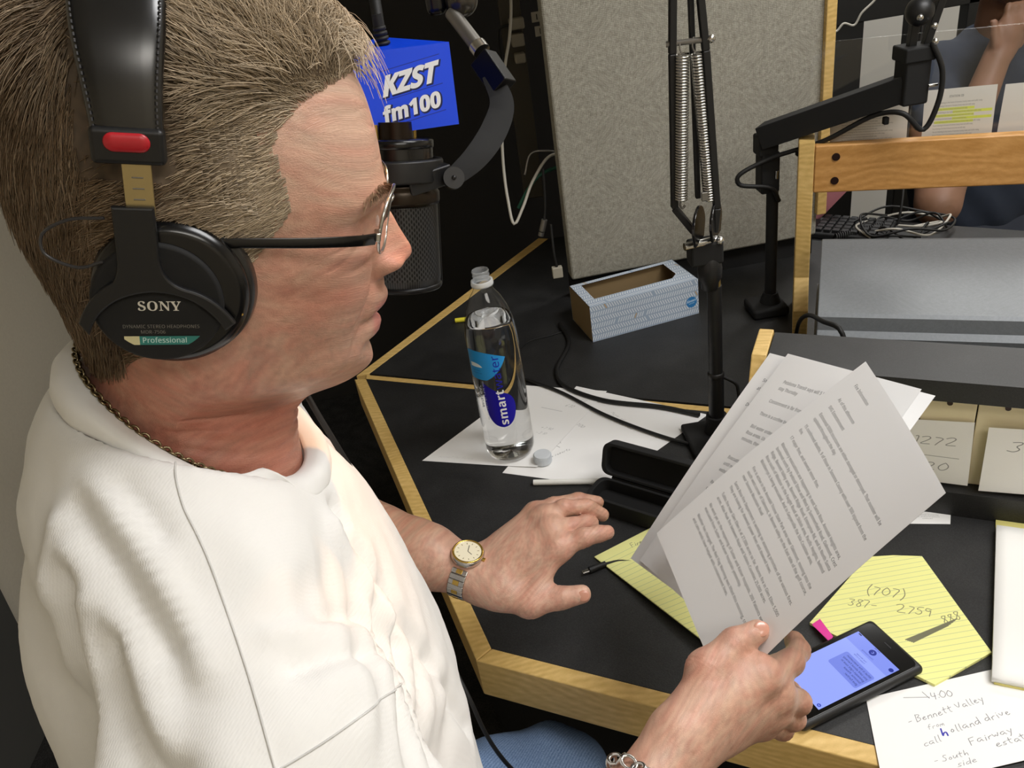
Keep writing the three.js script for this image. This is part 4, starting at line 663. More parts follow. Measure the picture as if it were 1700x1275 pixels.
function headPoint(y, t) {                // t 0 front .. pi back ; returns mm
  const [xf, xb, w, xw, nf, nb] = rowF.map(f => f(-y)); const c = Math.cos(t), s = Math.sin(t), n = c > 0 ? nf : nb;
  let X = xw + (c > 0 ? (xf - xw) : (xw - xb)) * Math.sign(c) * Math.pow(Math.abs(c), 2 / n), Z = w * Math.pow(Math.abs(s), 2 / n), Y = y;
  const front = sstep(30, 70, X), az = Z;
  // eye socket, brow, lids
  X -= front * 7.5 * G2(az - 30, y - 9, 14, 9); X += front * 3.2 * G2(az - 28, y - 25, 22, 6.5);
  X += front * 4.2 * G2(az - 31, y - 8, 11.5, 6); X -= front * 1.6 * G2(az - 31, y - 14.5, 13, 1.8); X -= front * 1.5 * G2(az - 31, y + 1, 12, 2.0); X += front * 2.2 * G2(az - 34, y + 7, 12, 4.5); X -= front * 1.2 * G2(az - 35, y + 13.5, 13, 2.2);
  // cheek bone, cheek pad, jowl
  Z += 2.8 * G2(X - 62, y + 8, 24, 14) * sstep(25, 50, az); X += front * 3.0 * G2(az - 42, y + 26, 20, 16); Z += 3.5 * G2(X - 45, y + 52, 30, 24) * sstep(20, 45, az); Z += 2.5 * G2(X - 34, y + 80, 30, 14) * sstep(20, 45, az);
  X += front * 2.5 * G2(az - 33, y + 78, 14, 14);
  // nose
  const nw = noseW(-y); X += noseX(-y) * Math.exp(-Math.pow(az / nw, 2.1)) * sstep(60, 90, X);
  X += 6 * G2(az - 13.5, y + 20.5, 5.5, 5.5) * front; Z += 3 * G2(az - 14, y + 20, 6, 6) * front; X -= 2.6 * G2(az - 21, y + 19, 3.2, 7) * front;
  // lips, chin, nasolabial fold, marionette line
  X += lipX(-y) * front * Math.max(0, 1 - Math.pow(az / 27, 2)) ;
  X -= front * 2.4 * G2(az - 27, y + 54, 4, 6); { const fx = 19 + (-20 - y) * 0.42; X -= front * 1.8 * Math.exp(-Math.pow((az - fx) / 3.2, 2)) * sstep(-60, -48, y) * (1 - sstep(-24, -14, y)); const mx = 30 + (-56 - y) * 0.12; X -= front * 1.5 * Math.exp(-Math.pow((az - mx) / 3, 2)) * sstep(-92, -80, y) * (1 - sstep(-62, -54, y)); }
  X += front * 2.0 * G2(az, y + 88, 15, 9);
  // brow furrows and neck creases
  const fh = front * sstep(36, 44, y) * (1 - sstep(70, 78, y)) * (1 - sstep(42, 62, az)); X -= fh * 0.5 * clamp(0.5 + 1.6 * noise(az * 0.05, y * 0.06, 2)) * Math.pow(0.5 + 0.5 * Math.sin((y + 3.5 * noise(az * 0.04, y * 0.03, 7) * 2 + az * 0.05) * 0.62), 5);
  X -= front * 0.8 * (G2(az - 50, y - 6 - (az - 46) * 0.25, 7, 1) + G2(az - 50, y - 2 + (az - 46) * 0.2, 7, 1) + G2(az - 50, y + 4 + (az - 46) * 0.5, 8, 1.1));
  if (y < -100) { for (const [o, sl, am] of [[-111, 0.34, 2.0], [-121, 0.32, 1.9], [-130, 0.30, 1.7], [-141, 0.22, 1.5]]) { const d = y - (o - (X - 20) * sl); const k = am * Math.exp(-d * d / 2.2) * sstep(-30, 0, X) * (1 - sstep(52, 60, X)); const m = Math.hypot(X + 8, Z) || 1; X -= k * (X + 8) / m; Z -= k * Z / m; } }
  return [X, Y, Z];
}
const NR = 300, NC = 150;
const rowY = []; { const keys = [[0, 127], [0.06, 119], [0.16, 98], [0.40, 36], [0.72, -38], [0.86, -96], [0.92, -120], [1, -200]]; const f = curve1(keys); for (let i = 0; i <= NR; i++) rowY.push(f(i / NR)); }
const tOf = i => { const u = Math.abs(i) / NC; return Math.PI * (0.62 * u + 0.38 * u * u) * Math.sign(i || 1); };
function headGrid(off = null) {
  const pos = [], idx = [], cols = 2 * NC;
  for (let j = 0; j <= NR; j++) for (let i = 0; i < cols; i++) {
    const q = i <= NC ? i : i - cols, [X, Y, Z] = headPoint(rowY[j], Math.abs(tOf(q))); pos.push(X, Y, q < 0 ? -Z : Z);
  }
  for (let j = 0; j < NR; j++) for (let i = 0; i < cols; i++) { const a = j * cols + i, b = j * cols + (i + 1) % cols; idx.push(a, b, a + cols, b, b + cols, a + cols); }
  const g = new THREE.BufferGeometry(); g.setAttribute('position', new THREE.Float32BufferAttribute(pos, 3)); g.setIndex(idx); g.computeVertexNormals(); return g;
}
// where hair grows (signed, positive inside), millimetres
const hairX = curve1([[-60, 6], [-30, 12], [-8, 21], [4, 30], [14, 38], [28, 47], [41, 46], [54, 40], [63, 40], [72, 47], [80, 58], [87, 74], [92, 92], [100, 110]]);
function hairMask(X, Y, Z) {
  const ragged = 2.5 * noise(X * 0.13, Y * 0.13, Z * 0.13);
  let m = hairX(Y) - X + ragged; m = Math.min(m, Y - lerp(-76, -38, sstep(-60, 0, X)) + ragged); return m;
}
const skinTone = { base: [0.60, 0.36, 0.255], pale: [0.70, 0.475, 0.355], red: [0.56, 0.25, 0.175], deep: [0.42, 0.185, 0.12], lip: [0.49, 0.13, 0.12], stub: [0.36, 0.25, 0.185] };
const headG = headGrid();
paint(headG, (X, Y, Z) => {
  const a = Math.abs(Z); let c = skinTone.base; const n = fbm(X * 0.05, Y * 0.05, Z * 0.05), n2 = noise(X * 0.35, Y * 0.35, Z * 0.35);
  c = mix3(c, skinTone.pale, clamp(sstep(20, 60, Y) * 0.8 + n * 0.3));
  c = mix3(c, skinTone.red, clamp((0.5 + 0.5 * n) * G2(X - 66, Y + 26, 40, 30) + 0.55 * G2(X - 118, Y + 14, 16, 14) + 0.9 * sstep(-100, -122, Y) + 0.75 * sstep(-30, -75, Y) * sstep(58, 12, X) + 0.35 * n));
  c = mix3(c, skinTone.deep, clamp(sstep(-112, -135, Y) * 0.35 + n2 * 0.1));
  c = mix3(c, skinTone.lip, sstep(-40, -46, Y) * (1 - sstep(-68, -63.5, -(-Y)) * 0) * (Y > -68 ? 1 : 0) * (1 - sstep(18, 25, a)) * sstep(96, 101, X) * 0.85);
  const jaw = sstep(-30, -44, Y) * (1 - sstep(-104, -98, -(-Y)) * 0) * (Y > -112 ? 1 : 0) * (X > 25 ? 1 : 0); c = mix3(c, skinTone.stub, 0.42 * jaw * (0.6 + 0.8 * n2));
  const hm = hairMask(X, Y, Z); if (hm > -6) c = mix3(c, mix3([0.13, 0.085, 0.05], [0.30, 0.20, 0.135], sstep(0, 40, X)), sstep(-6, 26, hm) * 0.85);
  const sp = noise(X * 0.9, Y * 0.9, Z * 0.9); return [c[0] * (1 + 0.06 * sp), c[1] * (1 + 0.08 * sp), c[2] * (1 + 0.08 * sp)];
});
headG.scale(0.001, 0.001, 0.001); headG.applyMatrix4(HMP);

// ---- hands and forearms (world metres; last number is the radius)
const RH = {
  wrist: [0.0863, 1.0054, -0.4030, 0.030], elbow: [-0.102, 0.979, -0.24, 0.047],
  thumb: [[0.1011, 1.0160, -0.4209, 0.0170], [0.1167, 1.0314, -0.4452, 0.0145], [0.1448, 1.0367, -0.4623, 0.0118], [0.1664, 1.0376, -0.4698, 0.0096]],
  f: [[[0.1607, 1.0152, -0.4437, 0.0125], [0.1936, 0.9999, -0.4637, 0.0108], [0.2086, 0.9892, -0.4829, 0.0095], [0.2117, 0.9809, -0.5013, 0.0085]],
    [[0.1734, 0.9889, -0.4456, 0.0128], [0.1988, 0.9571, -0.4558, 0.0110], [0.2016, 0.9389, -0.4799, 0.0095], [0.1909, 0.9424, -0.4993, 0.0085]],
    [[0.1710, 0.9685, -0.4450, 0.0122], [0.1947, 0.9373, -0.4556, 0.0104], [0.1951, 0.9171, -0.4785, 0.0092], [0.1840, 0.9247, -0.4947, 0.0082]],
    [[0.1626, 0.9521, -0.4470, 0.0115], [0.1862, 0.9211, -0.4576, 0.0092], [0.1869, 0.9068, -0.4782, 0.0082], [0.1778, 0.9117, -0.4927, 0.0075]]],
};
const LH = {
  wrist: [-0.0698, 0.9558, -0.6759, 0.029], elbow: [-0.235, 0.995, -0.765, 0.045],
  thumb: [[-0.0489, 0.9519, -0.6504, 0.0180], [-0.0188, 0.9449, -0.6346, 0.0150], [0.0132, 0.9464, -0.6320, 0.0120], [0.0365, 0.9470, -0.6323, 0.0098]],
  f: [[[0.0190, 0.9826, -0.6686, 0.0125], [0.0481, 0.9880, -0.6718, 0.0105], [0.0663, 0.9860, -0.6764, 0.0095], [0.0753, 0.9825, -0.6802, 0.0085]],
    [[0.0158, 0.9888, -0.6897, 0.0128], [0.0395, 0.9867, -0.6943, 0.0105], [0.0550, 0.9813, -0.7027, 0.0095], [0.0619, 0.9771, -0.7060, 0.0085]],
    [[0.0102, 0.9881, -0.7102, 0.0122], [0.0337, 0.9957, -0.7171, 0.0102], [0.0608, 0.9860, -0.7229, 0.0092], [0.0765, 0.9729, -0.7210, 0.0083]],
    [[0.0027, 0.9834, -0.7272, 0.0115], [0.0234, 0.9867, -0.7350, 0.0095], [0.0534, 0.9821, -0.7439, 0.0085], [0.0751, 0.9734, -0.7445, 0.0076]]],
};
function handSDF(H) {
  const w = H.wrist, mcs = H.f.map(f => f[0]), wi = mcs.map((m, i) => { const c = mcs[1].map((v, k) => (v + mcs[2][k]) / 2); const s = 0.42; return [w[0] + (m[0] - c[0]) * s, w[1] + (m[1] - c[1]) * s, w[2] + (m[2] - c[2]) * s, 0.0195]; });
  const side = [mcs[0][0] - mcs[3][0], mcs[0][1] - mcs[3][1], mcs[0][2] - mcs[3][2]]; const sl = Math.hypot(...side); const sd = side.map(v => v / sl);
  const off = (p, k, r) => [p[0] + sd[0] * k, p[1] + sd[1] * k, p[2] + sd[2] * k, r];
  const fa = (p, q, t) => p.map((v, k) => lerp(v, q[k], t));
  const mid = fa(H.wrist, H.elbow, 0.35);
  return (x, y, z) => {
    let d = 1e3;
    for (let i = 0; i < 4; i++) d = smin(d, sdCap(x, y, z, wi[i], [mcs[i][0], mcs[i][1], mcs[i][2], mcs[i][3] * 1.06]), 0.014);
    for (let i = 0; i < 3; i++) d = smin(d, sdCap(x, y, z, mcs[i], mcs[i + 1]), 0.010);
    // forearm, wider than deep at the wrist
    for (const k of [-0.010, 0.010]) d = smin(d, sdCap(x, y, z, off(w, k, 0.0205), off(mid, k * 1.0, 0.027)), 0.016);
    d = smin(d, sdCap(x, y, z, [mid[0], mid[1], mid[2], 0.034], H.elbow), 0.02);
    // thumb with its ball
    let t = sdCap(x, y, z, H.thumb[0], H.thumb[1]); t = smin(t, sdCap(x, y, z, [w[0], w[1], w[2], 0.017], H.thumb[0]), 0.015); t = smin(t, sdCap(x, y, z, H.thumb[1], H.thumb[2]), 0.006); t = smin(t, sdCap(x, y, z, H.thumb[2], H.thumb[3]), 0.005);
    t = smin(t, sdCap(x, y, z, [H.thumb[1][0], H.thumb[1][1], H.thumb[1][2], 0.010], [mcs[0][0], mcs[0][1], mcs[0][2], 0.010]), 0.014) ;
    d = smin(d, t, 0.012);
    let r = d;
    for (let i = 0; i < 4; i++) { const f = H.f[i]; let q = sdCap(x, y, z, f[0], f[1]); q = smin(q, sdCap(x, y, z, f[1], f[2]), 0.005); q = smin(q, sdCap(x, y, z, f[2], f[3]), 0.004); r = Math.min(r, smin(d, q, 0.008)); }
    return r;
  };
}
function handMesh(H, h) {
  const all = [H.wrist, H.elbow, ...H.thumb, ...H.f.flat()], lo = [1e3, 1e3, 1e3], hi = [-1e3, -1e3, -1e3];
  for (const p of all) for (let k = 0; k < 3; k++) { lo[k] = Math.min(lo[k], p[k] - p[3] - 0.012); hi[k] = Math.max(hi[k], p[k] + p[3] + 0.012); }
  const g = sdfMesh(handSDF(H), lo, hi, h);
  const kn = H.f.flatMap(f => [f[0], f[1], f[2]]).concat([H.thumb[1], H.thumb[2]]);
  displace(g, (x, y, z) => { let d = 0.0004 * fbm(x * 90, y * 90, z * 90); const wd = Math.hypot(x - H.wrist[0], y - H.wrist[1], z - H.wrist[2]); d += 0.0009 * sstep(0.02, 0.05, wd) * noise(x * 38, y * 38, z * 38);
    for (let i = 0; i < 4; i++) { const m = H.f[i][0]; const c = sdCap(x, y, z, [lerp(H.wrist[0], m[0], 0.35), lerp(H.wrist[1], m[1], 0.35), lerp(H.wrist[2], m[2], 0.35), 0], [m[0], m[1], m[2], 0]); d += 0.0014 * Math.exp(-Math.pow((c - m[3]) / 0.0045, 2)); }
    for (const f of [...H.f, [H.thumb[0], H.thumb[1], H.thumb[2], H.thumb[3]]]) for (const q of [1, 2]) { const a = f[q - 1], b = f[q], cx = f[q + 1]; const ux = cx[0] - a[0], uy = cx[1] - a[1], uz = cx[2] - a[2], ul = Math.hypot(ux, uy, uz); const s = ((x - b[0]) * ux + (y - b[1]) * uy + (z - b[2]) * uz) / ul, dd = Math.hypot(x - b[0], y - b[1], z - b[2]); if (dd < b[3] * 1.7) d -= 0.0006 * Math.pow(0.5 + 0.5 * Math.cos(s * 1900), 3) * Math.exp(-s * s / 0.000016); }
    return d; });
  paint(g, (x, y, z) => {
    let c = skinTone.base; const n = fbm(x * 28, y * 28, z * 28); let k = 0; for (const p of kn) k = Math.max(k, 1 - Math.hypot(x - p[0], y - p[1], z - p[2]) / (p[3] * 1.9));
    c = mix3(c, skinTone.pale, clamp(0.25 + n * 0.8)); c = mix3(c, skinTone.red, clamp(k * 0.75 + 0.15 * n)); const tip = Math.min(...H.f.map(f => Math.hypot(x - f[3][0], y - f[3][1], z - f[3][2]))); c = mix3(c, [0.58, 0.28, 0.2], clamp(1 - tip / 0.02) * 0.6);
    const wr = Math.hypot(x - H.wrist[0], y - H.wrist[1], z - H.wrist[2]); c = mix3(c, [0.40, 0.215, 0.125], sstep(0.03, 0.12, Math.hypot(x - H.thumb[1][0], y - H.thumb[1][1], z - H.thumb[1][2]) - 0.05) * 0.6);
    const fr = noise(x * 260, y * 260, z * 260); if (fr > 0.5) c = mix3(c, [0.33, 0.16, 0.09], (fr - 0.5) * 1.2); return c;
  });
  return g.applyMatrix4(toPB);
}
for (const f of LH.f) for (const q of [1, 2, 3]) f[q][3] *= 0.94;
const rHandG = handMesh(RH, 0.0020), lHandG = handMesh(LH, 0.0022);
// plain upper arms under the sleeves complete the body
const armSDF = (x, y, z) => Math.min(sdCap(x, y, z, [-0.15, 1.17, -0.262, 0.042], RH.elbow), sdCap(x, y, z, [-0.256, 1.17, -0.65, 0.042], LH.elbow));
const armsG = paint(sdfMesh(armSDF, [-0.34, 0.90, -0.86], [-0.02, 1.30, -0.16], 0.009), () => skinTone.base).applyMatrix4(toPB);
const skinBump = dataTex(256, (u, v) => { const k = 128 + tileNoise(u, v, 40) * 60 + tileNoise(u, v, 90, 5) * 60 + (R0() - 0.5) * 40; return [k, k, k]; }, false, 1, 1);
const skinTex = dataTex(512, (u, v) => { const k = 236 + tileNoise(u, v, 10, 3) * 16 + tileNoise(u, v, 34, 6) * 18 + (R0() - 0.5) * 16, q = tileNoise(u, v, 18, 11) * 16; return [k + 6, k - q, k - q]; }, true, 9, 9);
skinBump.repeat.set(34, 34);
const skinMat = phys({ color: 0xffffff, vertexColors: true, map: skinTex, bumpMap: skinBump, bumpScale: 0.00032, roughness: 0.38, specularIntensity: 0.8, sheen: 0.15, sheenRoughness: 0.6, sheenColor: new THREE.Color(0.5, 0.3, 0.22) });
const strip3 = g => { const q = g.clone(); q.deleteAttribute('uv'); return q.toNonIndexed(); };
const bodyG = mergeGeometries([headG, rHandG, lHandG, armsG].map(g => { const q = g.clone(), p = q.attributes.position, uv = new Float32Array(p.count * 2); for (let i = 0; i < p.count; i++) { uv[i * 2] = p.getX(i) + 0.55 * p.getZ(i); uv[i * 2 + 1] = p.getY(i) - 0.35 * p.getZ(i); } q.setAttribute('uv', new THREE.BufferAttribute(uv, 2)); return q; }));
const body = mesh('body', bodyG, skinMat, person);
body.userData.label = 'sunburned skin of face, neck and hands';
// nails
{
  const nm = phys({ color: 0xcb937d, roughness: 0.25, clearcoat: 0.3 });
  const nail = (tip, prev, up, w, l) => {
    const d = V(tip[0] - prev[0], tip[1] - prev[1], tip[2] - prev[2]).normalize(), n = up.clone().addScaledVector(d, -up.dot(d)).normalize(), s = d.clone().cross(n), r = tip[3];
    const g = new THREE.SphereGeometry(1, 20, 14).scale(l, 0.0014, w).applyMatrix4(basis(d, n, s, V(tip[0], tip[1], tip[2]).addScaledVector(n, r - 0.0007).addScaledVector(d, 0.001))).applyMatrix4(toPB);
    mesh('fingernail', g, nm, body);
  };
  nail(RH.thumb[3], RH.thumb[2], V(-0.15, 0.75, 0.62), 0.0062, 0.0070); nail(LH.thumb[3], LH.thumb[2], V(-0.1, 0.5, 0.85), 0.0060, 0.0066);
  // eyes behind the lenses
  const white = std({ color: 0xe8e2da, roughness: 0.2 }), iris = std({ color: 0x3f4c55, roughness: 0.15 });
  for (const s of [-1, 1]) { const c = V(0.0772, 0.007, s * 0.029); const e = mesh('eye', new THREE.SphereGeometry(0.0106, 28, 20).translate(c.x, c.y, c.z).applyMatrix4(HMP), white, body); mesh('iris', new THREE.SphereGeometry(0.0058, 20, 14).scale(0.5, 1, 1).translate(c.x + 0.0095, c.y - 0.0035, c.z).applyMatrix4(HMP), iris, body); }
}

// ---- hair: a shaped cap and many combed strands
{
  const r = rng(77), g = headGrid(), p = g.attributes.position, n = g.attributes.normal, cols = 2 * NC;
  const thick = (X, Y, Z) => { const top = sstep(60, 110, Y), bd = Math.exp(-Math.pow((X + 22) / 24, 4)) * sstep(40, 60, Y); return (1 - 0.72 * bd) * (lerp(lerp(6, 7.5, sstep(-20, -60, X)), 13, top * sstep(90, 10, Math.abs(X))) + 4 * top * sstep(20, 70, X)); };
  // cap
  const keep = [], map = new Int32Array(p.count).fill(-1), pos = [], col = [], idx = [];
  for (let i = 0; i < p.count; i++) { const X = p.getX(i), Y = p.getY(i), Z = p.getZ(i), m = hairMask(X, Y, Z); if (m < 5) continue; map[i] = pos.length / 3; const th = thick(X, Y, Z) * sstep(4, 34, m) * (0.85 + 0.3 * noise(X * 0.07, Y * 0.07, Z * 0.07)); pos.push(X + n.getX(i) * th, Y + n.getY(i) * th, Z + n.getZ(i) * th); const k = 0.8 + 0.5 * noise(X * 0.4, Y * 0.15, Z * 0.4), gr = mix3([0.10, 0.066, 0.038], [0.25, 0.19, 0.125], clamp(sstep(-25, 30, X) * 0.75 + 0.25 * sstep(62, 100, Y))); col.push(gr[0] * k, gr[1] * k, gr[2] * k); }
  const gi = g.index.array; for (let i = 0; i < gi.length; i += 3) { const a = map[gi[i]], b = map[gi[i + 1]], c = map[gi[i + 2]]; if (a >= 0 && b >= 0 && c >= 0) idx.push(a, b, c); }
  const cg = new THREE.BufferGeometry(); cg.setAttribute('position', new THREE.Float32BufferAttribute(pos, 3)); cg.setAttribute('color', new THREE.Float32BufferAttribute(col, 3)); cg.setIndex(idx); cg.computeVertexNormals(); cg.scale(0.001, 0.001, 0.001).applyMatrix4(HMP);
  const hair = mesh('hair', cg, phys({ vertexColors: true, roughness: 0.6, side: THREE.DoubleSide }), person);
  // strands
  const sp = [], sn = [], sc = [], si = []; const SEG = 4; let made = 0;
  const cand = []; for (let i = 0; i < p.count; i++) if (hairMask(p.getX(i), p.getY(i), p.getZ(i)) > -2.5) cand.push(i);
  // area weighted picking through rejection on row spacing
  const NS = 42000; let guard = 0;
  while (made < NS && guard++ < NS * 30) {
    const i = cand[Math.floor(r() * cand.length)], j = Math.floor(i / cols), X = p.getX(i), Y = p.getY(i), Z = p.getZ(i);
    if (Z < -25 && r() < 0.8) continue; const dens = clamp((Math.hypot(X, Z) + 12) / 85); if (r() > dens) continue;
    const m = hairMask(X, Y, Z), N = V(n.getX(i), n.getY(i), n.getZ(i)), th = thick(X, Y, Z) * sstep(4, 34, m);
    if (Y > 42 && X > -43 && X < 1 && r() < 0.97) continue;
    const top = sstep(62, 100, Y), fr = sstep(30, 80, X) * top, back = sstep(-20, -70, X);
    // combing: sides swept back and a little down, top lifted, fringe thrown forward
    let dir = V(lerp(-1, -0.35, top), lerp(-0.30 - 0.5 * back, 0.45, top), 0); if (back > 0.3) dir.set(-0.25, -1, 0); dir.lerp(V(0.25, 0.6, 0.1), fr);
    const curl = 0.55; dir.x += (r() - 0.5) * curl + 0.35 * noise(X * 0.05, Y * 0.05, Z * 0.05); dir.y += (r() - 0.5) * curl + 0.35 * noise(X * 0.05 + 9, Y * 0.05, Z * 0.05); dir.z += (r() - 0.5) * curl;
    dir.addScaledVector(N, -dir.dot(N)).normalize();
    const nb = Y > 35 && X > -50 && X < 32 ? 0.12 : 1, lift = (lerp(0.20, 0.62, top) * (0.6 + 0.8 * r()) + fr * 0.35) * nb, len = lerp(lerp(11.5, 15, back), 27, top) * (0.65 + 0.6 * r()) * lerp(0.5, 1, sstep(-2, 14, m)) * (nb < 1 ? 0.7 : 1) * (1 - 0.35 * fr);
    const root = V(X, Y, Z).addScaledVector(N, th * (0.8 + 0.3 * r()) + 0.3), w = 0.23 + 0.14 * r();
    const side = dir.clone().cross(N).normalize();
    // colour: brown at the back, greying fair at temple and tips
    const grey = clamp(sstep(-25, 30, X) * 0.75 + 0.25 * top + (r() - 0.5) * 0.7), k = 0.65 + 0.7 * r();
    const cr = mix3([0.16, 0.105, 0.06], [0.57, 0.46, 0.325], grey), base = sp.length / 3;
    for (let q = 0; q <= SEG; q++) {
      const t = q / SEG, c = root.clone().addScaledVector(dir, len * t).addScaledVector(N, len * lift * (t - 0.55 * t * t)).addScaledVector(V(0.25 * fr, -1, 0), len * (0.12 * (1 - top) + 0.75 * fr) * t * t), ww = w * (1 - 0.75 * t) + 0.03;
      for (let e = 0; e < 3; e++) { const a = e * 2.0944, ox = side.clone().multiplyScalar(Math.cos(a) * ww).addScaledVector(N, Math.sin(a) * ww); sp.push((c.x + ox.x) * 0.001, (c.y + ox.y) * 0.001, (c.z + ox.z) * 0.001); sc.push(cr[0] * k * (0.8 + 0.4 * t), cr[1] * k * (0.8 + 0.4 * t), cr[2] * k * (0.8 + 0.4 * t)); }
      if (q) for (let e = 0; e < 3; e++) { const a = base + (q - 1) * 3 + e, b = base + (q - 1) * 3 + (e + 1) % 3; si.push(a, b, a + 3, b, b + 3, a + 3); }
    }
    made++;
  }
  const sg = new THREE.BufferGeometry(); sg.setAttribute('position', new THREE.Float32BufferAttribute(sp, 3)); sg.setAttribute('color', new THREE.Float32BufferAttribute(sc, 3)); sg.setIndex(si); sg.computeVertexNormals(); sg.applyMatrix4(HMP);
  const st = mesh('hair_strands', sg, phys({ vertexColors: true, roughness: 0.42, specularIntensity: 0.7 }), hair); st.userData.kind = 'stuff';
  // brow hairs
  { const bp = [], bi = [], bc = [], r2 = rng(5); for (const s of [-1, 1]) for (let k = 0; k < 260; k++) { const u = r2(), z = lerp(12, 46, u), y = 27 + 4.5 * Math.sin(u * 2.6) - 4 * u * u + (r2() - 0.5) * 5, t = (() => { let lo = 0, hi = 1.5; for (let q = 0; q < 24; q++) { const m = (lo + hi) / 2; if (headPoint(y, m)[2] < z) lo = m; else hi = m; } return lo; })(), q = headPoint(y, t); const d = V(-0.25 * u + 0.25, 0.25 - 0.5 * u + (r2() - 0.5) * 0.4, 0.9).normalize(), L = 5 + 3 * r2(), a = V(q[0] - 0.3, q[1], q[2]), b = a.clone().addScaledVector(d, L).add(V(0.9 - 1.6 * u, 0, 0)); const base = bp.length / 3; for (const [p, w] of [[a, 0.22], [b, 0.05]]) for (let e = 0; e < 3; e++) { const an = e * 2.09; bp.push((p.x + Math.cos(an) * w) * 0.001, (p.y + Math.sin(an) * w) * 0.001, s * p.z * 0.001); const c = 0.7 + 0.6 * r2(); bc.push(0.30 * c, 0.20 * c, 0.12 * c); } for (let e = 0; e < 3; e++) { const i0 = base + e, i1 = base + (e + 1) % 3; bi.push(i0, i1, i0 + 3, i1, i1 + 3, i0 + 3); } }
    const bg = new THREE.BufferGeometry(); bg.setAttribute('position', new THREE.Float32BufferAttribute(bp, 3)); bg.setAttribute('color', new THREE.Float32BufferAttribute(bc, 3)); bg.setIndex(bi); bg.computeVertexNormals(); const eb = mesh('eyebrows', bg.applyMatrix4(HMP), phys({ vertexColors: true, roughness: 0.5, side: THREE.DoubleSide }), hair); eb.userData.kind = 'stuff'; }
}

// ---- t-shirt
const shirtSDF = (() => {
  const cap = (a, b) => (x, y, z) => sdCap(x, y, z, a, b), ell = (c, r) => (x, y, z) => sdEll(x, y, z, c, r);
  const torso = [ell([-0.012, -0.17, 0], [0.122, 0.19, 0.178]), ell([-0.004, -0.31, 0], [0.128, 0.2, 0.185]), ell([-0.030, -0.06, 0], [0.062, 0.11, 0.125]), cap([-0.022, 0.012, 0.035, 0.05], [0.006, -0.075, 0.160, 0.052]), cap([-0.022, 0.012, -0.035, 0.05], [0.0, -0.070, -0.165, 0.054]), ell([0.0, -0.47, 0], [0.125, 0.16, 0.18])];
  const arms = [cap([0.008, -0.098, 0.182, 0.066], [0.052, -0.25, 0.234, 0.07]), cap([-0.01, -0.075, -0.185, 0.064], [0.02, -0.24, -0.262, 0.062])];
  return (x, y, z) => {
    let d = 1e3; for (const f of torso) d = smin(d, f(x, y, z), 0.06);
    for (const f of arms) d = smin(d, f(x, y, z), 0.035);
    const hole = sdEll(x, y, z, [0.019, 0.048, 0], [0.078, 0.094, 0.085]);
    { const k = 0.012, a = d, b = -hole, h = Math.max(k - Math.abs(a - b), 0) / k; d = Math.max(a, b) + h * h * k * 0.25; } d = Math.max(d, -0.50 - y);
    return d;
  };
})();
const FOLDS = [
  [[[-0.039, 0.049, 0.085], [-0.021, 0.027, 0.120], [-0.008, 0.0, 0.153], [-0.003, -0.017, 0.180]], 0.0040, 0.008],
  [[[-0.048, 0.036, 0.095], [-0.032, 0.015, 0.130], [-0.018, -0.010, 0.165]], -0.0040, 0.007],
  [[[-0.058, 0.022, 0.107], [-0.042, 0.0, 0.139], [-0.029, -0.022, 0.173], [-0.026, -0.036, 0.2]], 0.0045, 0.008],
  [[[-0.024, 0.044, 0.095], [-0.010, 0.026, 0.125]], -0.0035, 0.006],
  [[[-0.046, -0.012, 0.151], [-0.044, -0.032, 0.176], [-0.040, -0.048, 0.206]], -0.0075, 0.008],
  [[[-0.055, 0.002, 0.130], [-0.060, -0.030, 0.152], [-0.057, -0.060, 0.184]], 0.0060, 0.008],
  [[[-0.066, 0.010, 0.115], [-0.074, -0.030, 0.134], [-0.076, -0.075, 0.160]], -0.0070, 0.008],
  [[[-0.063, 0.030, 0.092], [-0.080, -0.008, 0.107], [-0.094, -0.058, 0.120]], 0.0055, 0.009],
  [[[0.030, -0.018, 0.172], [0.055, -0.034, 0.160], [0.080, -0.075, 0.130]], 0.0035, 0.006],
  [[[0.040, -0.028, 0.186], [0.066, -0.050, 0.170], [0.092, -0.110, 0.125]], -0.0055, 0.006],
  [[[0.058, -0.036, 0.150], [0.077, -0.075, 0.118], [0.092, -0.130, 0.100]], -0.0050, 0.006],
  [[[0.074, -0.045, 0.052], [0.080, -0.060, 0.062], [0.096, -0.125, 0.076], [0.112, -0.20, 0.078], [0.118, -0.27, 0.07]], -0.0075, 0.009],
  [[[0.070, -0.042, 0.072], [0.076, -0.060, 0.082], [0.090, -0.115, 0.098]], 0.0040, 0.009],
  [[[0.026, 0.011, 0.121], [0.040, -0.020, 0.152], [0.057, -0.041, 0.175]], 0.0022, 0.012],
];
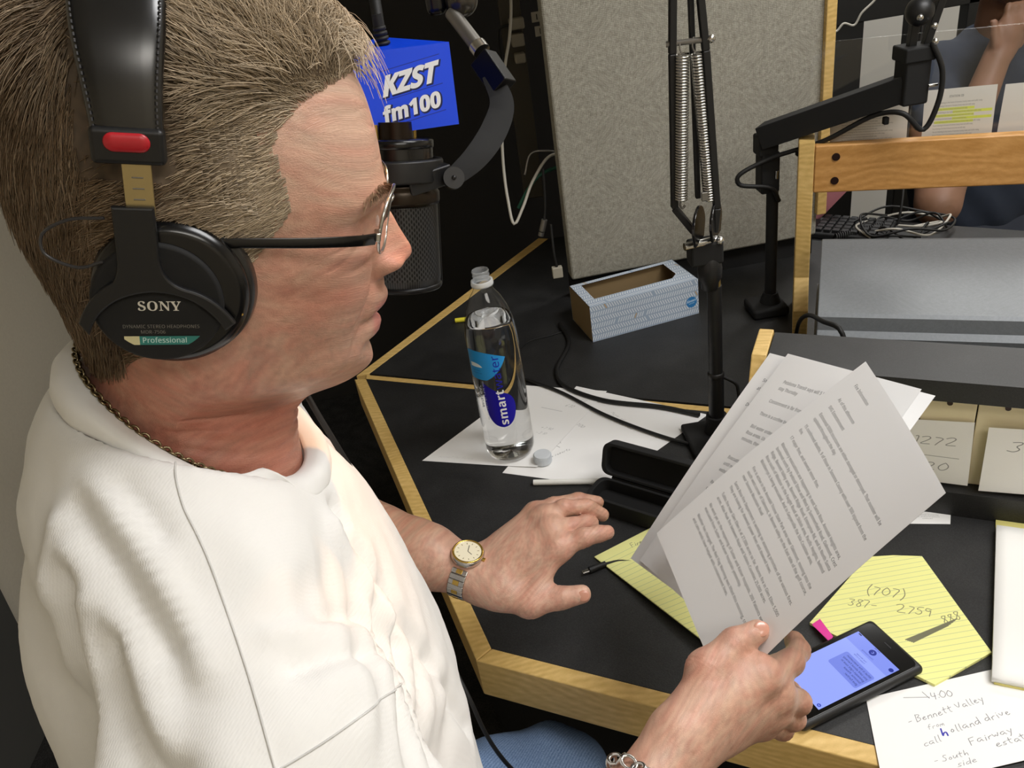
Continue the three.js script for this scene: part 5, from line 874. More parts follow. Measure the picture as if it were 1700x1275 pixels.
const foldF = (x, y, z) => {
  let d = 0; const calm = sstep(0.002, 0.03, sdEll(x, y, z, [0.019, 0.048, 0], [0.078, 0.094, 0.085]));
  const near = sstep(-0.02, 0.08, z);
  // long drapes running down the back of the sleeve side
  const u1 = x * 34 + z * 16 + 0.9 * noise(x * 9, y * 5, z * 9); const bk = sstep(0.035, -0.04, x) * sstep(0.01, -0.08, y);
  d += 0.012 * bk * Math.sin(u1 * 1.6 + 1.2 * noise(x * 14, y * 6, z * 14));
  // slanting pulls from collar to shoulder
  const u2 = (x * 0.8 + y * 0.75 - z * 0.1) * 82 + 5 * noise(x * 11, y * 11, z * 11); d += 0.0040 * near * (1 - bk) * Math.sin(u2) * sstep(-0.3, 0.3, noise(x * 13 + 3, y * 13, z * 13));
  // single folds: ridges and valleys along lines on the cloth
  for (const [pts, am, wd] of FOLDS) { let m = 1e3; for (let i = 0; i < pts.length - 1; i++) { const q = sdCap(x, y, z, [...pts[i], 0], [...pts[i + 1], 0]); if (q < m) m = q; } if (m < wd * 2.6) d += am * Math.exp(-(m * m) / (wd * wd)); }
  // armpit creases
  const a = Math.hypot(x - 0.095, y + 0.115, z - 0.135); d += 0.0075 * Math.exp(-a * a / 0.0035) * Math.sin((y * 1.0 - x * 0.25 + z * 0.45) * 190 + 2 * noise(x * 20, y * 20, z * 20));
  // soft overall unevenness
  d += 0.0075 * fbm(x * 9, y * 7, z * 9, 3) + 0.0016 * fbm(x * 34, y * 26, z * 34); return d * calm;
};
{
  const g = sdfMesh(shirtSDF, [-0.2, -0.52, -0.36], [0.2, 0.12, 0.345], 0.0045); displace(g, foldF);
  const p = g.attributes.position, uv = new Float32Array(p.count * 2); for (let i = 0; i < p.count; i++) { uv[i * 2] = (p.getX(i) + p.getZ(i)) * 1; uv[i * 2 + 1] = p.getY(i); } g.setAttribute('uv', new THREE.BufferAttribute(uv, 2));
  const cloth = phys({ color: 0xe8e7e4, roughness: 0.92, sheen: 0.25, sheenRoughness: 0.7, sheenColor: new THREE.Color(0.9, 0.9, 0.88), bumpMap: knitBump, bumpScale: 0.00025 });
  const shirt = mesh('t_shirt', g.applyMatrix4(TMP), cloth, person); shirt.userData.label = 'plain white crew-neck t-shirt';
  const onSurf = (q, lift = 0) => { let [x, y, z] = q; for (let k = 0; k < 12; k++) { const e = 0.002, d = shirtSDF(x, y, z), gx = shirtSDF(x + e, y, z) - shirtSDF(x - e, y, z), gy = shirtSDF(x, y + e, z) - shirtSDF(x, y - e, z), gz = shirtSDF(x, y, z + e) - shirtSDF(x, y, z - e), L = Math.hypot(gx, gy, gz) || 1; x -= d * gx / L; y -= d * gy / L; z -= d * gz / L; if (k === 11) { const f = foldF(x, y, z) + lift; return V(x + gx / L * f, y + gy / L * f, z + gz / L * f); } } };
  // seams: shoulder seam and armhole seam on the near side
  const line = (pts, n = 50) => { const c = new THREE.CatmullRomCurve3(pts.map(q => V(...q))); const o = []; for (let i = 0; i <= n; i++) { const q = c.getPoint(i / n); o.push(onSurf([q.x, q.y, q.z], 0.0002)); } return new THREE.TubeGeometry(new THREE.CatmullRomCurve3(o), n * 2, 0.00065, 6).applyMatrix4(TMP); };
  mesh('shoulder_seam', line([[-0.005, 0.03, 0.092], [0.004, 0.0, 0.125], [0.014, -0.03, 0.18], [0.018, -0.052, 0.222]]), cloth, shirt);
  mesh('armhole_seam', line([[-0.075, -0.10, 0.19], [-0.05, -0.06, 0.22], [0.018, -0.052, 0.222], [0.07, -0.07, 0.19], [0.10, -0.11, 0.145]]), cloth, shirt);
  // ribbed collar: a band that rises from the shirt to the neckline
  const inner = th => V(0.0095 + Math.cos(th) * 0.0505, 0.0265 - Math.cos(th) * 0.0565 - 0.002 * Math.sin(th) ** 2, Math.sin(th) * 0.0695);
  const n = 200, cp = [], ci = [], m = 12;
  for (let i = 0; i < n; i++) {
    const th = i / n * Math.PI * 2, a = inner(th).add(V(0.003 * Math.max(0, Math.cos(th)), 0.004 * Math.max(0, Math.cos(th)), 0)), o = a.clone().add(V(Math.cos(th) * 0.015, -0.009 - 0.003 * Math.cos(th), Math.sin(th) * 0.016)), b = onSurf([o.x + Math.cos(th) * 0.002, o.y - 0.002, o.z + Math.sin(th) * 0.003], -0.0006), rib = 0.00022 * Math.sin(th * 220);
    const dir = b.clone().sub(a), L = dir.length(); dir.normalize(); const nn = dir.clone().cross(V(-Math.sin(th), 0, Math.cos(th))).normalize(); if (nn.y < 0) nn.negate();
    for (let k = 0; k < m; k++) { const al = k / m * Math.PI * 2, q = a.clone().addScaledVector(dir, L * (0.5 - 0.5 * Math.cos(al))).addScaledVector(nn, Math.sin(al) * 0.0022 + 0.0075 * Math.sin(Math.PI * (0.5 - 0.5 * Math.cos(al))) + rib); cp.push(q.x, q.y, q.z); }
  }
  for (let i = 0; i < n; i++) for (let k = 0; k < m; k++) { const a = i * m + k, b = i * m + (k + 1) % m, c = ((i + 1) % n) * m + k, d = ((i + 1) % n) * m + (k + 1) % m; ci.push(a, b, c, b, d, c); }
  const cg = new THREE.BufferGeometry(); cg.setAttribute('position', new THREE.Float32BufferAttribute(cp, 3)); cg.setIndex(ci); cg.computeVertexNormals();
  mesh('collar', cg.applyMatrix4(TMP), cloth, shirt);
}
{ // jeans: hips and thighs on the seat
  const f = (x, y, z) => { let d = sdEll(x, y, z, [-0.01, -0.58, 0], [0.12, 0.13, 0.17]); for (const s of [-1, 1]) { d = smin(d, sdCap(x, y, z, [0.0, -0.60, s * 0.09, 0.085], [0.21, -0.67, s * 0.115, 0.07]), 0.05); d = smin(d, sdCap(x, y, z, [0.21, -0.67, s * 0.115, 0.068], [0.12, -1.16, s * 0.12, 0.052]), 0.03); } return d; };
  const g = sdfMesh(f, [-0.2, -1.22, -0.3], [0.34, -0.42, 0.3], 0.01); displace(g, (x, y, z) => 0.004 * fbm(x * 14, y * 14, z * 14) + 0.002 * Math.sin(x * 90 + z * 40));
  uvm(g); const den = dataTex(256, (u, v) => { const s = (R0() - 0.5) * 40 + 14 * Math.sin((u + v) * Math.PI * 2 * 40); return [112 + s, 138 + s, 176 + s]; }, true, 6, 6);
  const j = mesh('jeans', uvm(g).applyMatrix4(TMP), std({ map: den, roughness: 0.9 }), person); j.userData.label = 'light blue denim jeans';
  for (const s of [-1, 1]) { const sh = mesh('shoe', rbox(0.26, 0.085, 0.095, 0.03, 0.16, -1.309 + 0.043, s * 0.125).applyMatrix4(TMP), M.blackMatte, person); }
}

// ---------------------------------------------------------------- things he wears and holds
const H2W = (g) => g.scale(0.001, 0.001, 0.001).applyMatrix4(HM);           // head millimetres to world
function worn(name, label, cat, at) { const o = V(...at).multiplyScalar(0.001).applyMatrix4(HM); const t = thing(name, label, cat, [o.x, o.y, o.z]); t.put = (n, g, m, parent = t) => mesh(n, H2W(g).translate(-o.x, -o.y, -o.z), m, parent); return t; }
{ // headphones
  const t = worn('headphones', 'large black over-ear studio headphones with red badge', 'headphones', [-8, -9, 84]);
  const leather = phys({ color: 0x101011, roughness: 0.3, clearcoat: 0.6, clearcoatRoughness: 0.25, bumpMap: wallBump, bumpScale: 0.0002 });
  const S = 1;
  // padded band: an arch in the y-z plane, from the badge on one side to the other
  const arch = a => { const r = 1; return V(-20 - 4 * Math.sin(a), 56 + 88 * Math.pow(Math.sin(a), 0.85), 88 * Math.cos(a)); };
  const n = 90, m = 20, bp = [], bi = [];
  const edge = [[], []];
  for (let i = 0; i <= n; i++) {
    const a = Math.PI * i / n, c = arch(clamp(a, 0.001, Math.PI - 0.001)), c2 = arch(clamp(a + 0.01, 0.001, Math.PI - 0.001)), tg = c2.clone().sub(c).normalize(), N = V(0, Math.sin(a) + 0.05, Math.cos(a) * 0.95).normalize(); const x = V(1, 0, 0);
    const w = lerp(15, 20.5, sstep(0, 0.7, Math.sin(a))), h = lerp(4, 6.5, Math.sin(a));
    for (let k = 0; k < m; k++) { const b = k / m * Math.PI * 2, cx = Math.sign(Math.cos(b)) * Math.pow(Math.abs(Math.cos(b)), 0.6) * w, cy = Math.sign(Math.sin(b)) * Math.pow(Math.abs(Math.sin(b)), 0.8) * h; const q = c.clone().addScaledVector(x, cx).addScaledVector(N, cy); bp.push(q.x, q.y, q.z); }
    for (const s of [0, 1]) edge[s].push(c.clone().addScaledVector(x, (s ? 1 : -1) * (w - 2.2)).addScaledVector(N, h * 0.82));
  }
  for (let i = 0; i < n; i++) for (let k = 0; k < m; k++) { const a = i * m + k, b = i * m + (k + 1) % m; bi.push(a, b, a + m, b, b + m, a + m); }
  const bg = new THREE.BufferGeometry(); bg.setAttribute('position', new THREE.Float32BufferAttribute(bp, 3)); bg.setIndex(bi); bg.computeVertexNormals();
  const band = t.put('headband', bg, leather);
  for (const s of [0, 1]) { const c = new THREE.CatmullRomCurve3(edge[s]); const st = []; for (let i = 1; i < 110; i++) { const a = c.getPointAt(i / 110), b = c.getPointAt((i + 0.55) / 110); st.push(rod(a, b, 0.55, 0.55, 5)); } const q = t.put('stitching', join(st), std({ color: 0x3c3c3e, roughness: 0.7 }), band); q.userData.kind = 'stuff'; }
  for (const s of [1, -1]) {
    const Z = z => s * z, mir = g => { if (s < 0) { g.scale(1, 1, -1); const ix = g.index; if (ix) { const a = ix.array; for (let i = 0; i < a.length; i += 3) { const q = a[i]; a[i] = a[i + 1]; a[i + 1] = q; } } else { g = g.toNonIndexed ? g : g; const p = g.attributes; for (const k of Object.keys(p)) { const it = p[k].itemSize, ar = p[k].array; for (let i = 0; i < ar.length; i += 3 * it) for (let e = 0; e < it; e++) { const q = ar[i + e]; ar[i + e] = ar[i + it + e]; ar[i + it + e] = q; } } } } return g; };
    const put = (nm, g, mm, par) => t.put(nm, mir(prep(g)), mm, par);
    put('slider_housing', rbox(31, 16, 9, 2.5, -20, 60, 90, 3), M.black);
    put('badge', (() => { const g = new THREE.CapsuleGeometry(4.2, 11, 6, 16).rotateZ(Math.PI / 2).scale(1, 1, 0.45); return g.translate(-20, 62, 94.6); })(), std({ color: 0xb3202a, roughness: 0.35 }));
    const sl = put('metal_slider', rbox(12.5, 26, 1.6, 0.5, -17.5, 41, 90.5), std({ color: 0xb9a77a, roughness: 0.3, metalness: 0.9 }));
    put('slider_notch', join([0, 1, 2].map(k => rbox(5, 0.7, 0.5, 0.2, -17.5, 46 - k * 5, 91.4))), M.dullSteel, sl);
    // arm that widens into a ring segment round the cup
    const sh = new THREE.Shape(); sh.moveTo(-27, 33); sh.lineTo(-9, 33); sh.lineTo(-8.5, 8); sh.quadraticCurveTo(-8, -4, 4, -7); sh.quadraticCurveTo(16, -11, 24, -24); sh.lineTo(19, -28); sh.quadraticCurveTo(8, -8, -14, -8); sh.quadraticCurveTo(-36, -10, -43, -30); sh.lineTo(-47, -24); sh.quadraticCurveTo(-42, -10, -30, -3); sh.quadraticCurveTo(-27, 2, -27, 10); sh.closePath();
    put('yoke_arm', plate(sh, 4.5, 1, 12).translate(-2.5, 0, 92.5), M.black);
    // cup: pad ring, shell, plate
    const disc = (pts) => lathe(pts, 72).rotateX(Math.PI / 2);            // axis now along z
    const C = [-8, -12];
    put('ear_pad', disc([[20, 66], [33, 66], [37, 69], [39, 74.5], [37.5, 80], [34, 82], [20, 82]]).translate(C[0] + 1, C[1], 0), leather);
    put('cup_shell', disc([[0, 81], [35.5, 81], [36.5, 83], [36, 86], [33, 88.5], [31, 89], [0, 89]]).translate(C[0], C[1], 0), M.blackGloss);
    const pl = put('cup_plate', disc([[0, 88], [29.5, 88], [30.5, 89.4], [29.5, 91], [28, 91.2], [0, 91.2]]).translate(C[0] - 6, C[1] - 3, 0), M.blackMatte);
    put('modelled_highlight', rbox(2.2, 6, 1.2, 0.5, 0, 0, 0).rotateZ(0.45).translate(C[0] + 31, C[1] - 8, 87.2), M.gold);  // small gold block standing in for a highlight on the cup rim
    const lab = canvasTex(512, 512, (x) => {
      x.clearRect(0, 0, 512, 512); x.save(); x.translate(256, 256);
      x.fillStyle = '#d8d4c8'; x.font = 'bold 62px serif'; x.textAlign = 'center'; x.fillText('SONY', 5, 30, 178);
      x.fillStyle = '#7f7c74'; x.font = '22px sans-serif'; x.fillText('DYNAMIC STEREO HEADPHONES', 6, 112, 316); x.fillText('MDR-7506', -30, 138, 130);
      x.beginPath(); x.arc(0, 0, 222, 0, 7); x.clip();
      x.fillStyle = '#cfc79a'; x.fillRect(-150, 150, 62, 42); x.fillStyle = '#2e7a72'; x.fillRect(-88, 150, 300, 42); x.fillStyle = '#cfe0dc'; x.font = '35px sans-serif'; x.textAlign = 'left'; x.fillText('Professional', -78, 182, 186);
      x.restore();
    });
    if (s > 0) put('printed_label', new THREE.CircleGeometry(28.6, 48).translate(C[0] - 6, C[1] - 3, 91.5), std({ map: lab, transparent: true, roughness: 0.5 }), pl);
    put('loop_wire', tube([[-34, 26, 88], [-50, 24, 86], [-62, 16, 84], [-62, 8, 85], [-48, 2, 88], [-36, 6, 91]], 0.8, 40, 8), std({ color: 0x39383a, roughness: 0.25 }));
  }
  // cable from the far cup down over the chest
  const cw = [[-0.190, 1.40, -0.555], [-0.165, 1.34, -0.56], [-0.150, 1.298, -0.53], [-0.136, 1.252, -0.519], [-0.128, 1.200, -0.528], [-0.132, 1.067, -0.60], [-0.118, 0.99, -0.61], [-0.106, 0.928, -0.585], [-0.094, 0.9, -0.562], [-0.086, 0.855, -0.555], [-0.075, 0.803, -0.558], [-0.05, 0.72, -0.57]];
  const o = t.position; mesh('headphone_cable', tube(cw.map(q => V(q[0] - o.x, q[1] - o.y, q[2] - o.z)), 0.0024, 120, 8), M.rubber, t);
}
{ // spectacles
  const t = worn('eyeglasses', 'thin silver-rimmed glasses with black side arms on his face', 'glasses', [92, 12, 0]);
  const rim = (s) => { const o = []; for (let i = 0; i < 48; i++) { const a = i / 48 * Math.PI * 2, c = Math.cos(a), q = Math.sin(a); const zz = Math.sign(c) * Math.pow(Math.abs(c), 0.75) * 25, yy = Math.sign(q) * Math.pow(Math.abs(q), 0.75) * 17; o.push(V(106 - Math.pow(Math.abs(34 + zz) / 60, 2) * 11 + yy * 0.13, 15 + yy, s * (35 + zz))); } return o; };
  for (const s of [1, -1]) {
    const pts = rim(s); const rg = new THREE.TubeGeometry(new THREE.CatmullRomCurve3(pts, true), 120, 1.05, 8, true); t.put('rim', rg, M.steel);
    const c = V(0, 0, 0); pts.forEach(p => c.add(p)); c.divideScalar(pts.length); c.x += 0.8; const pos = [c.x, c.y, c.z], idx = []; pts.forEach(p => pos.push(p.x, p.y, p.z)); for (let i = 0; i < 48; i++) idx.push(0, 1 + i, 1 + (i + 1) % 48);
    const lg = new THREE.BufferGeometry(); lg.setAttribute('position', new THREE.Float32BufferAttribute(pos, 3)); lg.setIndex(idx); lg.computeVertexNormals(); t.put('lens', lg, phys({ color: 0xffffff, transmission: 1, thickness: 0, roughness: 0.02, ior: 1.5 }));
    const th = 94; const arm = new THREE.CatmullRomCurve3([V(92, 13, s * 68), V(84, 14, s * 75), V(60, 14, s * 80.5), V(20, 13, s * 81), V(0, 11, s * 79), V(-14, 2, s * 77)]); 
    t.put('side_arm', ribbon(arm, 40, t => 3.1 - 1.1 * t, 0.75, V(0, 0, s)), M.blackGloss);
    t.put('hinge', rbox(3, 5, 9, 1, 93.5, 14, s * 65), M.steel);
    t.put('nose_pad', new THREE.SphereGeometry(1, 14, 10).scale(2.2, 4, 1.2).translate(98, 7, s * 12.5), phys({ color: 0xffffff, transmission: 0.8, roughness: 0.2 }));
  }
  t.put('bridge', tube([[105, 17, -11], [108.5, 19, -4], [108.5, 19, 4], [105, 17, 11]], 1.1, 20, 8), M.steel);
}
function basisAlong(a, b) { const y = b.clone().sub(a).normalize(), z = V(0, 0, 1).addScaledVector(y, -y.z).normalize(), x = y.clone().cross(z); return basis(x, y, z, a); }
{ // neck chain
  const pts = []; for (let i = 0; i <= 60; i++) { const th = -0.6 + i / 60 * 4.0; pts.push(V(0.0055 + Math.cos(th) * 0.047, 0.032 - Math.cos(th) * 0.054 - 0.004 * Math.sin(th) ** 2, Math.sin(th) * 0.0668).applyMatrix4(TM)); }
  const c = new THREE.CatmullRomCurve3(pts), o = pts[30].clone(), L = c.getLength(), n = Math.floor(L / 0.0034), gs = [];
  for (let i = 0; i < n; i++) { const a = c.getPointAt(i / n), b = c.getPointAt((i + 1) / n); gs.push(new THREE.TorusGeometry(0.0021, 0.0007, 6, 12).scale(1, 1.25, 1).rotateY(i % 2 ? 0.7 : -0.7).applyMatrix4(along(a, b))); }
  const t = thing('neck_chain', 'fine metal curb chain round his neck above the collar', 'necklace', o.toArray()); const k = mesh('chain_links', join(gs).translate(-o.x, -o.y, -o.z), std({ color: 0x8d8064, roughness: 0.3, metalness: 1 }), t); k.userData.kind = 'stuff';
}
{ // wrist watch on the far arm
  const w = V(LH.wrist[0], LH.wrist[1], LH.wrist[2]), e = V(LH.elbow[0], LH.elbow[1], LH.elbow[2]), d = w.clone().sub(e).normalize(), c = w.clone().addScaledVector(d, -0.013);
  const sd = V(LH.f[0][0][0] - LH.f[3][0][0], LH.f[0][0][1] - LH.f[3][0][1], LH.f[0][0][2] - LH.f[3][0][2]); sd.addScaledVector(d, -sd.dot(d)).normalize(); const up = sd.clone().cross(d).normalize(); if (up.y < 0) up.negate();
  const t = thing('wristwatch', 'steel and gold wristwatch on his left wrist, pale dial', 'watch', c.toArray());
  const B = basis(d, up, d.clone().cross(up), V(0, 0, 0)), put = (n, g, m, p = t) => mesh(n, prep(g).applyMatrix4(B), m, p);
  const rz = 0.0335, ry = 0.0255, links = 30;
  for (let i = 0; i < links; i++) { const a = i / links * Math.PI * 2 + 0.1; if (Math.abs(Math.atan2(Math.sin(a - 1.35), Math.cos(a - 1.35))) < 0.42) continue; const p = V(0, Math.sin(a) * ry, Math.cos(a) * rz), tn = V(0, Math.cos(a) * ry, -Math.sin(a) * rz).normalize(), no = V(0, Math.sin(a) / ry, Math.cos(a) / rz).normalize(); const l = mesh('band_link', prep(rbox(0.0185, 0.0058, 0.0034, 0.0012).applyMatrix4(basis(V(1, 0, 0), tn, V(1, 0, 0).cross(tn), p))).applyMatrix4(B), M.steel, t); if (i % 2) mesh('gold_inlay', prep(rbox(0.007, 0.0050, 0.0008, 0.0003).applyMatrix4(basis(V(1, 0, 0), tn, V(1, 0, 0).cross(tn), p.clone().addScaledVector(no, 0.0018)))).applyMatrix4(B), M.gold, l); }
  const a0 = 1.35, cp = V(0, Math.sin(a0) * ry + 0.004, Math.cos(a0) * rz), no = V(0, Math.sin(a0) / ry, Math.cos(a0) / rz).normalize(), face = along(cp.clone().addScaledVector(no, -0.004), cp.clone().add(no));
  const cs = put('watch_case', lathe([[0, 0], [0.0165, 0], [0.018, 0.002], [0.018, 0.006], [0.0165, 0.0075], [0.0145, 0.0082], [0.0145, 0.0078], [0, 0.0076]], 48).applyMatrix4(face), M.steel);
  put('bezel', new THREE.TorusGeometry(0.0158, 0.0012, 10, 48).rotateX(Math.PI / 2).translate(0, 0.0078, 0).applyMatrix4(face), M.gold, cs);
  const dial = canvasTex(256, 256, x => { x.fillStyle = '#e8dfc4'; x.fillRect(0, 0, 256, 256); x.translate(128, 128); x.strokeStyle = '#6e5c2e'; for (let i = 0; i < 12; i++) { x.lineWidth = 6; x.beginPath(); x.moveTo(0, -108); x.lineTo(0, -90); x.stroke(); x.rotate(Math.PI / 6); } x.lineWidth = 7; x.strokeStyle = '#3a3224'; x.beginPath(); x.moveTo(0, 0); x.lineTo(50, 20); x.moveTo(0, 0); x.lineTo(-20, -75); x.stroke(); });
  put('dial', new THREE.CircleGeometry(0.0145, 40).rotateX(-Math.PI / 2).translate(0, 0.0080, 0).applyMatrix4(face), std({ map: dial, roughness: 0.4 }), cs);
  put('crown', rod([0.017, 0.004, 0], [0.0205, 0.004, 0], 0.0022, 0.0022, 14).applyMatrix4(face), M.gold, cs);
}
{ // link bracelet on the near wrist
  const w = V(RH.wrist[0], RH.wrist[1], RH.wrist[2]), e = V(RH.elbow[0], RH.elbow[1], RH.elbow[2]), d = w.clone().sub(e).normalize(), c = w.clone().addScaledVector(d, -0.052);
  const sd = V(RH.f[0][0][0] - RH.f[3][0][0], RH.f[0][0][1] - RH.f[3][0][1], RH.f[0][0][2] - RH.f[3][0][2]); sd.addScaledVector(d, -sd.dot(d)).normalize(); const up = sd.clone().cross(d).normalize();
  const t = thing('link_bracelet', 'silver link bracelet on his right wrist at the bottom', 'bracelet', c.toArray()), B = basis(d, up, d.clone().cross(up), V(0, 0, 0));
  for (let i = 0; i < 22; i++) { const a = i / 22 * Math.PI * 2, p = V(0, Math.sin(a) * 0.031, Math.cos(a) * 0.038), tn = V(0, Math.cos(a) * 0.031, -Math.sin(a) * 0.038).normalize(); mesh('link', prep(new THREE.TorusGeometry(0.0055, 0.0017, 8, 16).scale(0.8, 1.1, 1).rotateX(i % 2 ? 0.5 : -0.5).applyMatrix4(basis(V(1, 0, 0), tn, V(1, 0, 0).cross(tn), p))).applyMatrix4(B), M.steel, t); }
}
{ // the pages in his right hand
  const wrap = (x, s, px, py, maxw, lh) => { const ws = s.split(' '); let l = ''; for (const w of ws) { if (x.measureText(l + w).width > maxw) { x.fillText(l, px, py); py += lh; l = ''; } l += w + ' '; } x.fillText(l, px, py); return py + lh; };
  const pageA = paperMat(1224, 1584, x => {
    x.fillStyle = '#3a3a3c'; x.font = '27px sans-serif'; const L = 120, lh = 38; let y = 190;
    const P = s => { y = wrap(x, s, L, y, 1010, lh) + 25; };
    x.fillText('Fire Information', L - 10, 120); y = 230;
    P('As of this afternoon'); P('SVG Entertainment');
    P('Estimated 5000 structures are either damaged or destroyed. That number will be updated throughout the day.');
    P('15 confirmed deaths, 9 of those in Sonoma County with over 500 injured from the fire.'); P('17 major fires, and several minor fires.');
    P('Mandatory evacuations are happening in east Santa Rosa. Annadel Heights area, bordered north by Parktrail Drive and West by Summerfield Road, Oakmont, Crest Ridge, Bennett Valley area, Bennett Ridge Road, Enterprise Rd, and in North Santa Rosa south of Windsor in the Faught Road at Shiloh area, Pacific Heights, behind Molsberrys is being evacuated. And in Geyserville the Isla Coastian area,');
    P('Fire is active in the Annadel Trione State Park area near Oakmont, moving into the south west corner of Oakmont, in Bennet valley on the East side of the golf course, near Sonoma Mountain Road');
    P('Santa Rosa Fire Department is working on assessing priorities of the various fires. They are looking for downed power lines and downed trees.');
    P('Tubbs fire near Glen Ellen is at 27,000 acres so far. Nunns fire in Glen Ellen 5,000 acres. Atlas Peak fire between Napa and Solano Counties 25,000 acres.');
    P('No word yet on the reopening of Sutter and Kaiser hospitals. 200 Patients were evacuated from Sutter and Kaiser hospitals yesterday.');
    P('Weather has changed. The Red Flag Warning was lifted this morning, cooler temps and calm winds have helped with containment lines.');
  }, '#f2f2f2');
  const pageB = paperMat(1224, 1584, x => {
    x.fillStyle = '#4a4a4c'; x.font = '31px sans-serif'; let y = 190; const L = 150;
    for (const s of ['Petaluma Transit says will 5 lanes on roads to', 'stay Thursday', '', 'Containment is far from sure at this point', '', 'There is a curfew being enforced', '', 'Boil water order is in effect for Santa', 'Rosa areas. Use bottled water or boil for', 'minutes, then let it cool before use', '', '', 'Evacuations remain in place', 'until notified by the city', 'website at the county', '', 'Residents should', 'contact the', 'sign up line at', '637', '', 'All schools closed']) { x.fillText(s, L, y); y += 46; }
  }, '#f2f2f2');
  const pageC = paperMat(1224, 1584, x => { x.fillStyle = '#4a4a4c'; x.font = '31px sans-serif'; ['Sonoma', 'at 7', '', 'Due'].forEach((s, i) => x.fillText(s, 90, 190 + i * 60)); }, '#f2f2f2');
  const bend = (k) => (u, v) => k * Math.sin(Math.PI * u) * (1 - 0.5 * v);
  tag(mesh('held_page', sheet([V(0.3256, 1.1713, -0.6411), V(0.2971, 1.1727, -0.4500), V(0.1335, 0.9827, -0.4535), V(0.1250, 0.9882, -0.6603)], (u, v) => 0.004 * Math.sin(Math.PI * v) - 0.006 * Math.sin(Math.PI * u) * (1 - v), 0.0002, 24, 28), pageA), 'front typed page in his right hand, long paragraphs', 'paper', 'pages held in his right hand');
  tag(mesh('held_page', sheet([V(0.2961, 1.1243, -0.7528), V(0.3676, 1.1481, -0.6157), V(0.1675, 0.9770, -0.4967), V(0.1092, 0.9272, -0.6881)], (u, v) => 0.004 * Math.sin(Math.PI * v), 0.0002, 20, 24), pageB), 'second held page, its typed lines half hidden by the front page', 'paper', 'pages held in his right hand');
  tag(mesh('held_page', sheet([V(0.2850, 1.1145, -0.7760), V(0.3916, 1.1264, -0.6319), V(0.1790, 0.9697, -0.5062), V(0.1021, 0.9126, -0.7085)], (u, v) => 0.004 * Math.sin(Math.PI * v), 0.0002, 20, 24), pageC), 'rearmost held page, showing only its left and right margins', 'paper', 'pages held in his right hand');
}

